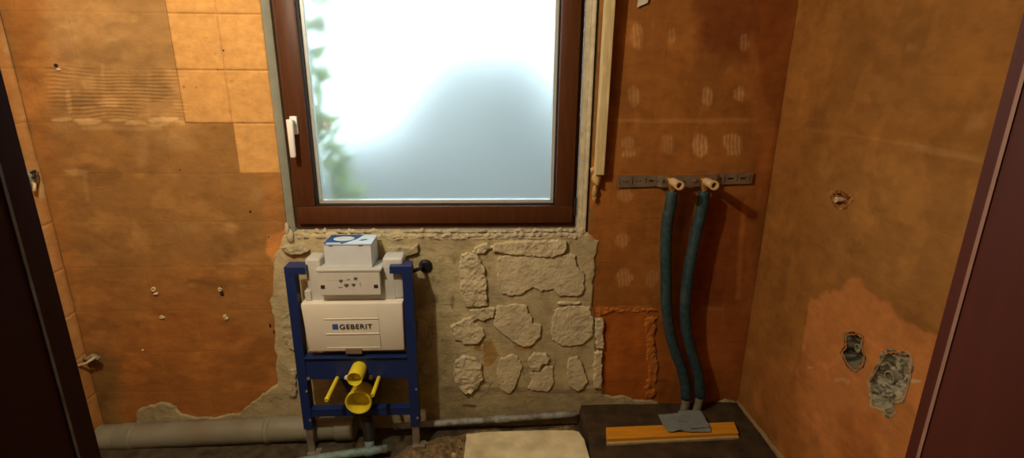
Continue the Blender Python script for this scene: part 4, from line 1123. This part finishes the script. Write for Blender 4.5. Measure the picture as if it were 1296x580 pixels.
# broken spots with cable ends on the left wall
for i, (u, v, label) in enumerate([(42, 226, 'broken plaster spot with loose cable ends, higher one at the left door jamb'), (107, 453, 'pale cable stub sticking out low beside the left door jamb')]):
    y, z = sw(u, v, XL + 0.01)
    o = thing('cable_stub', label, 'cable', (XL + 0.005, y, z), 'cable stubs in the left corner')
    if i == 0:
        MB().rock((XL + 0.004, y, z), (0.010, 0.03, 0.035), 61).build('plaster_break', M['rubble'], o, True)
        MB().tube([(XL + 0.005, y, z + 0.02), (XL + 0.03, y - 0.01, z + 0.03), (XL + 0.035, y - 0.03, z + 0.005)], 0.005, 8).build('wire', M['black'], o, True)
        MB().tube([(XL + 0.005, y, z - 0.01), (XL + 0.022, y - 0.015, z - 0.02), (XL + 0.02, y - 0.02, z - 0.045)], 0.006, 8).build('wire', M['plug'], o, True)
    else:
        MB().tube([(XL + 0.0, y + 0.01, z - 0.012), (XL + 0.03, y, z - 0.004), (XL + 0.055, y - 0.01, z + 0.012), (XL + 0.085, y - 0.02, z + 0.006)], [0.010, 0.012, 0.012, 0.009], 10).build('sleeve', M['rubble'], o, True)
        MB().tube([(XL + 0.0, y - 0.03, z - 0.02), (XL + 0.03, y - 0.02, z - 0.014), (XL + 0.075, y - 0.03, z + 0.016)], 0.0055, 8).build('wire', M['plug'], o, True)
# plug in the chipped spot of the right wall
y, z = sw(1060, 253)
o = thing('wall_plug', 'pale wall plug in the chipped hole of the right wall', 'wall plug', (XR, y, z))
MB().lathe((XR + 0.016, y, z), (-1, 0, 0), [(0.009, 0), (0.0095, 0.022), (0.006, 0.024), (0.004, 0.023), (0.004, 0.0), (0, 0.0)], 12).build('rim', M['plug'], o, True, 40)
MB().lathe((XR + 0.016, y, z), (-1, 0, 0), [(0.0042, 0.004), (0, 0.0045)], 10).build('bore', M['hole'], o)
# pipe stubs in the two pockets
for (u, v), r in (((1082, 441), 0.011), ((1122, 478), 0.016)):
    y, z = sw(u, v)
    MB().lathe((XR + 0.026, y, z), (-1, 0, 0), [(r * 1.25, 0), (r * 1.25, 0.018), (r * 0.95, 0.019), (r * 0.9, 0.004), (0, 0.004)], 14).build('pipe_stub', M['rubble'], wall_right, True, 40)
    MB().lathe((XR + 0.026, y, z), (-1, 0, 0), [(r * 0.92, 0.006), (0, 0.0065)], 12).build('bore', M['hole'], wall_right)

# ------------------------------------------------------------------ outside the window
terrace = struct(MB().box(-14, 14, 2.37, 22, -0.3, -0.25).build('ground_outside', M['terrace']))


def h_shrub(x, y):
    r = np.sqrt(((x + 0.02) / 1.20) ** 2 + ((y - 5.3) / 0.9) ** 2)
    r2 = np.sqrt(((x - 0.1) / 2.5) ** 2 + ((y - 4.6) / 0.9) ** 2)
    h = np.maximum(2.10 * np.sqrt(np.clip(1 - r ** 2.0, 0, 1)), 1.42 * np.sqrt(np.clip(1 - r2 ** 2.2, 0, 1)))
    return -0.26 + h * (1 + 0.22 * fbm(x, y, 3, 3, 151))


shrub = relief('garden_mound', 'level', -3.3, 3.2, 3.6, 6.3, 0.06, h_shrub, None, M['shrub'], None, keep=lambda x, y, h: h > -0.259)
put(shrub, (0.5, 4.9, -0.26)); tag(shrub, 'blue grey rounded mound seen blurred through the frosted pane', 'mound')
hx = MB().rock((0.78, 3.25, 0.30), (0.30, 0.25, 0.75), 171, sub=3).build('olive_bush', M['tree'], None, True)
put(hx, (0.78, 3.25, -0.26)); tag(hx, 'olive bush blurred behind the lower right of the frosted pane', 'bush')

pl = thing('climbing_plant', 'leafy green climbing plant with yellow flower outside the window edge', 'plant', (-0.76, 2.325, 0.926))
rnd = random.Random(5)
stem = [(-0.760 + 0.012 * math.sin(i * 1.3), 2.325 + 0.008 * math.cos(i), 0.927 + 1.16 * i / 20) for i in range(21)]
MB().tube(stem, 0.008, 8).build('stem', M['stem'], pl, True)
lf = MB(); vs = [lf.bm.verts.new(p) for p in ((0, 0, 0), (0.022, 0.02, 0.006), (0.026, 0.045, 0.004), (0.0, 0.085, -0.008), (-0.026, 0.045, 0.004), (-0.022, 0.02, 0.006), (0, 0.03, -0.003), (0, 0.055, -0.004))]
for f in ((0, 1, 6), (1, 2, 7, 6), (2, 3, 7), (3, 4, 7), (4, 5, 6, 7), (5, 0, 6)):
    lf.bm.faces.new([vs[i] for i in f])
lf_me = bpy.data.meshes.new('leaf'); lf.bm.to_mesh(lf_me); lf.bm.free(); lf_me.materials.append(M['leaf'])
clusters = [(1.93, 7), (1.82, 9), (1.70, 12), (1.62, 10), (1.54, 10), (1.46, 9), (1.38, 10), (1.30, 9), (1.22, 11), (1.15, 14), (1.08, 15), (1.01, 14), (0.94, 10), (2.0, 5)]
for zc, n in clusters:
    wide = 0.11 if zc in (1.70, 1.54, 1.82) else 0.07
    for k in range(n):
        o = bpy.data.objects.new('leaf', lf_me); COL.objects.link(o); o.parent = pl
        shift = 0.20 * (1.45 - zc) if zc < 1.45 else 0.0
        p = Vector((-0.748 + shift + rnd.uniform(-0.01, wide), 2.30 + rnd.uniform(-0.025, 0.02), max(1.0, zc + rnd.uniform(-0.035, 0.035))))
        o.location = p - Vector(pl.location); o.rotation_euler = (rnd.uniform(0.6, 2.2), rnd.uniform(-0.6, 0.6), rnd.uniform(-2.2, -0.4)); s = rnd.uniform(0.75, 1.15); o.scale = (s, s, s)
fx, fz = bw(411, 158, 2.25)
m = MB()
for k in range(5):
    a = k * 2 * math.pi / 5
    m.rock((fx + 0.018 * math.cos(a), 2.255, fz + 0.018 * math.sin(a)), (0.014, 0.006, 0.014), k, sub=1)
m.build('flower', M['flower'], pl, True)

# ------------------------------------------------------------------ the room's lamp: a bare bulb on its cable
lamp = thing('pendant_bulb', 'bare light bulb hanging on a short cable from the ceiling', 'lamp', (LAMP_POS[0], LAMP_POS[1], ZC))
MB().tube([(LAMP_POS[0], LAMP_POS[1], ZC), (LAMP_POS[0], LAMP_POS[1], LAMP_POS[2] + 0.13)], 0.003, 8).build('cable', M['black'], lamp)
MB().lathe((LAMP_POS[0], LAMP_POS[1], LAMP_POS[2] + 0.135), (0, 0, -1), [(0, 0), (0.018, 0.005), (0.020, 0.05), (0.016, 0.055), (0, 0.055)], 16).build('socket', M['black'], lamp, True, 40)
ld = bpy.data.lights.new('bulb_light', 'POINT'); ld.energy = LAMP_POWER; ld.color = LAMP_COLOR; ld.shadow_soft_size = 0.035
lo = bpy.data.objects.new('bulb', ld); COL.objects.link(lo); lo.parent = lamp; lo.location = (0, 0, LAMP_POS[2] - ZC)
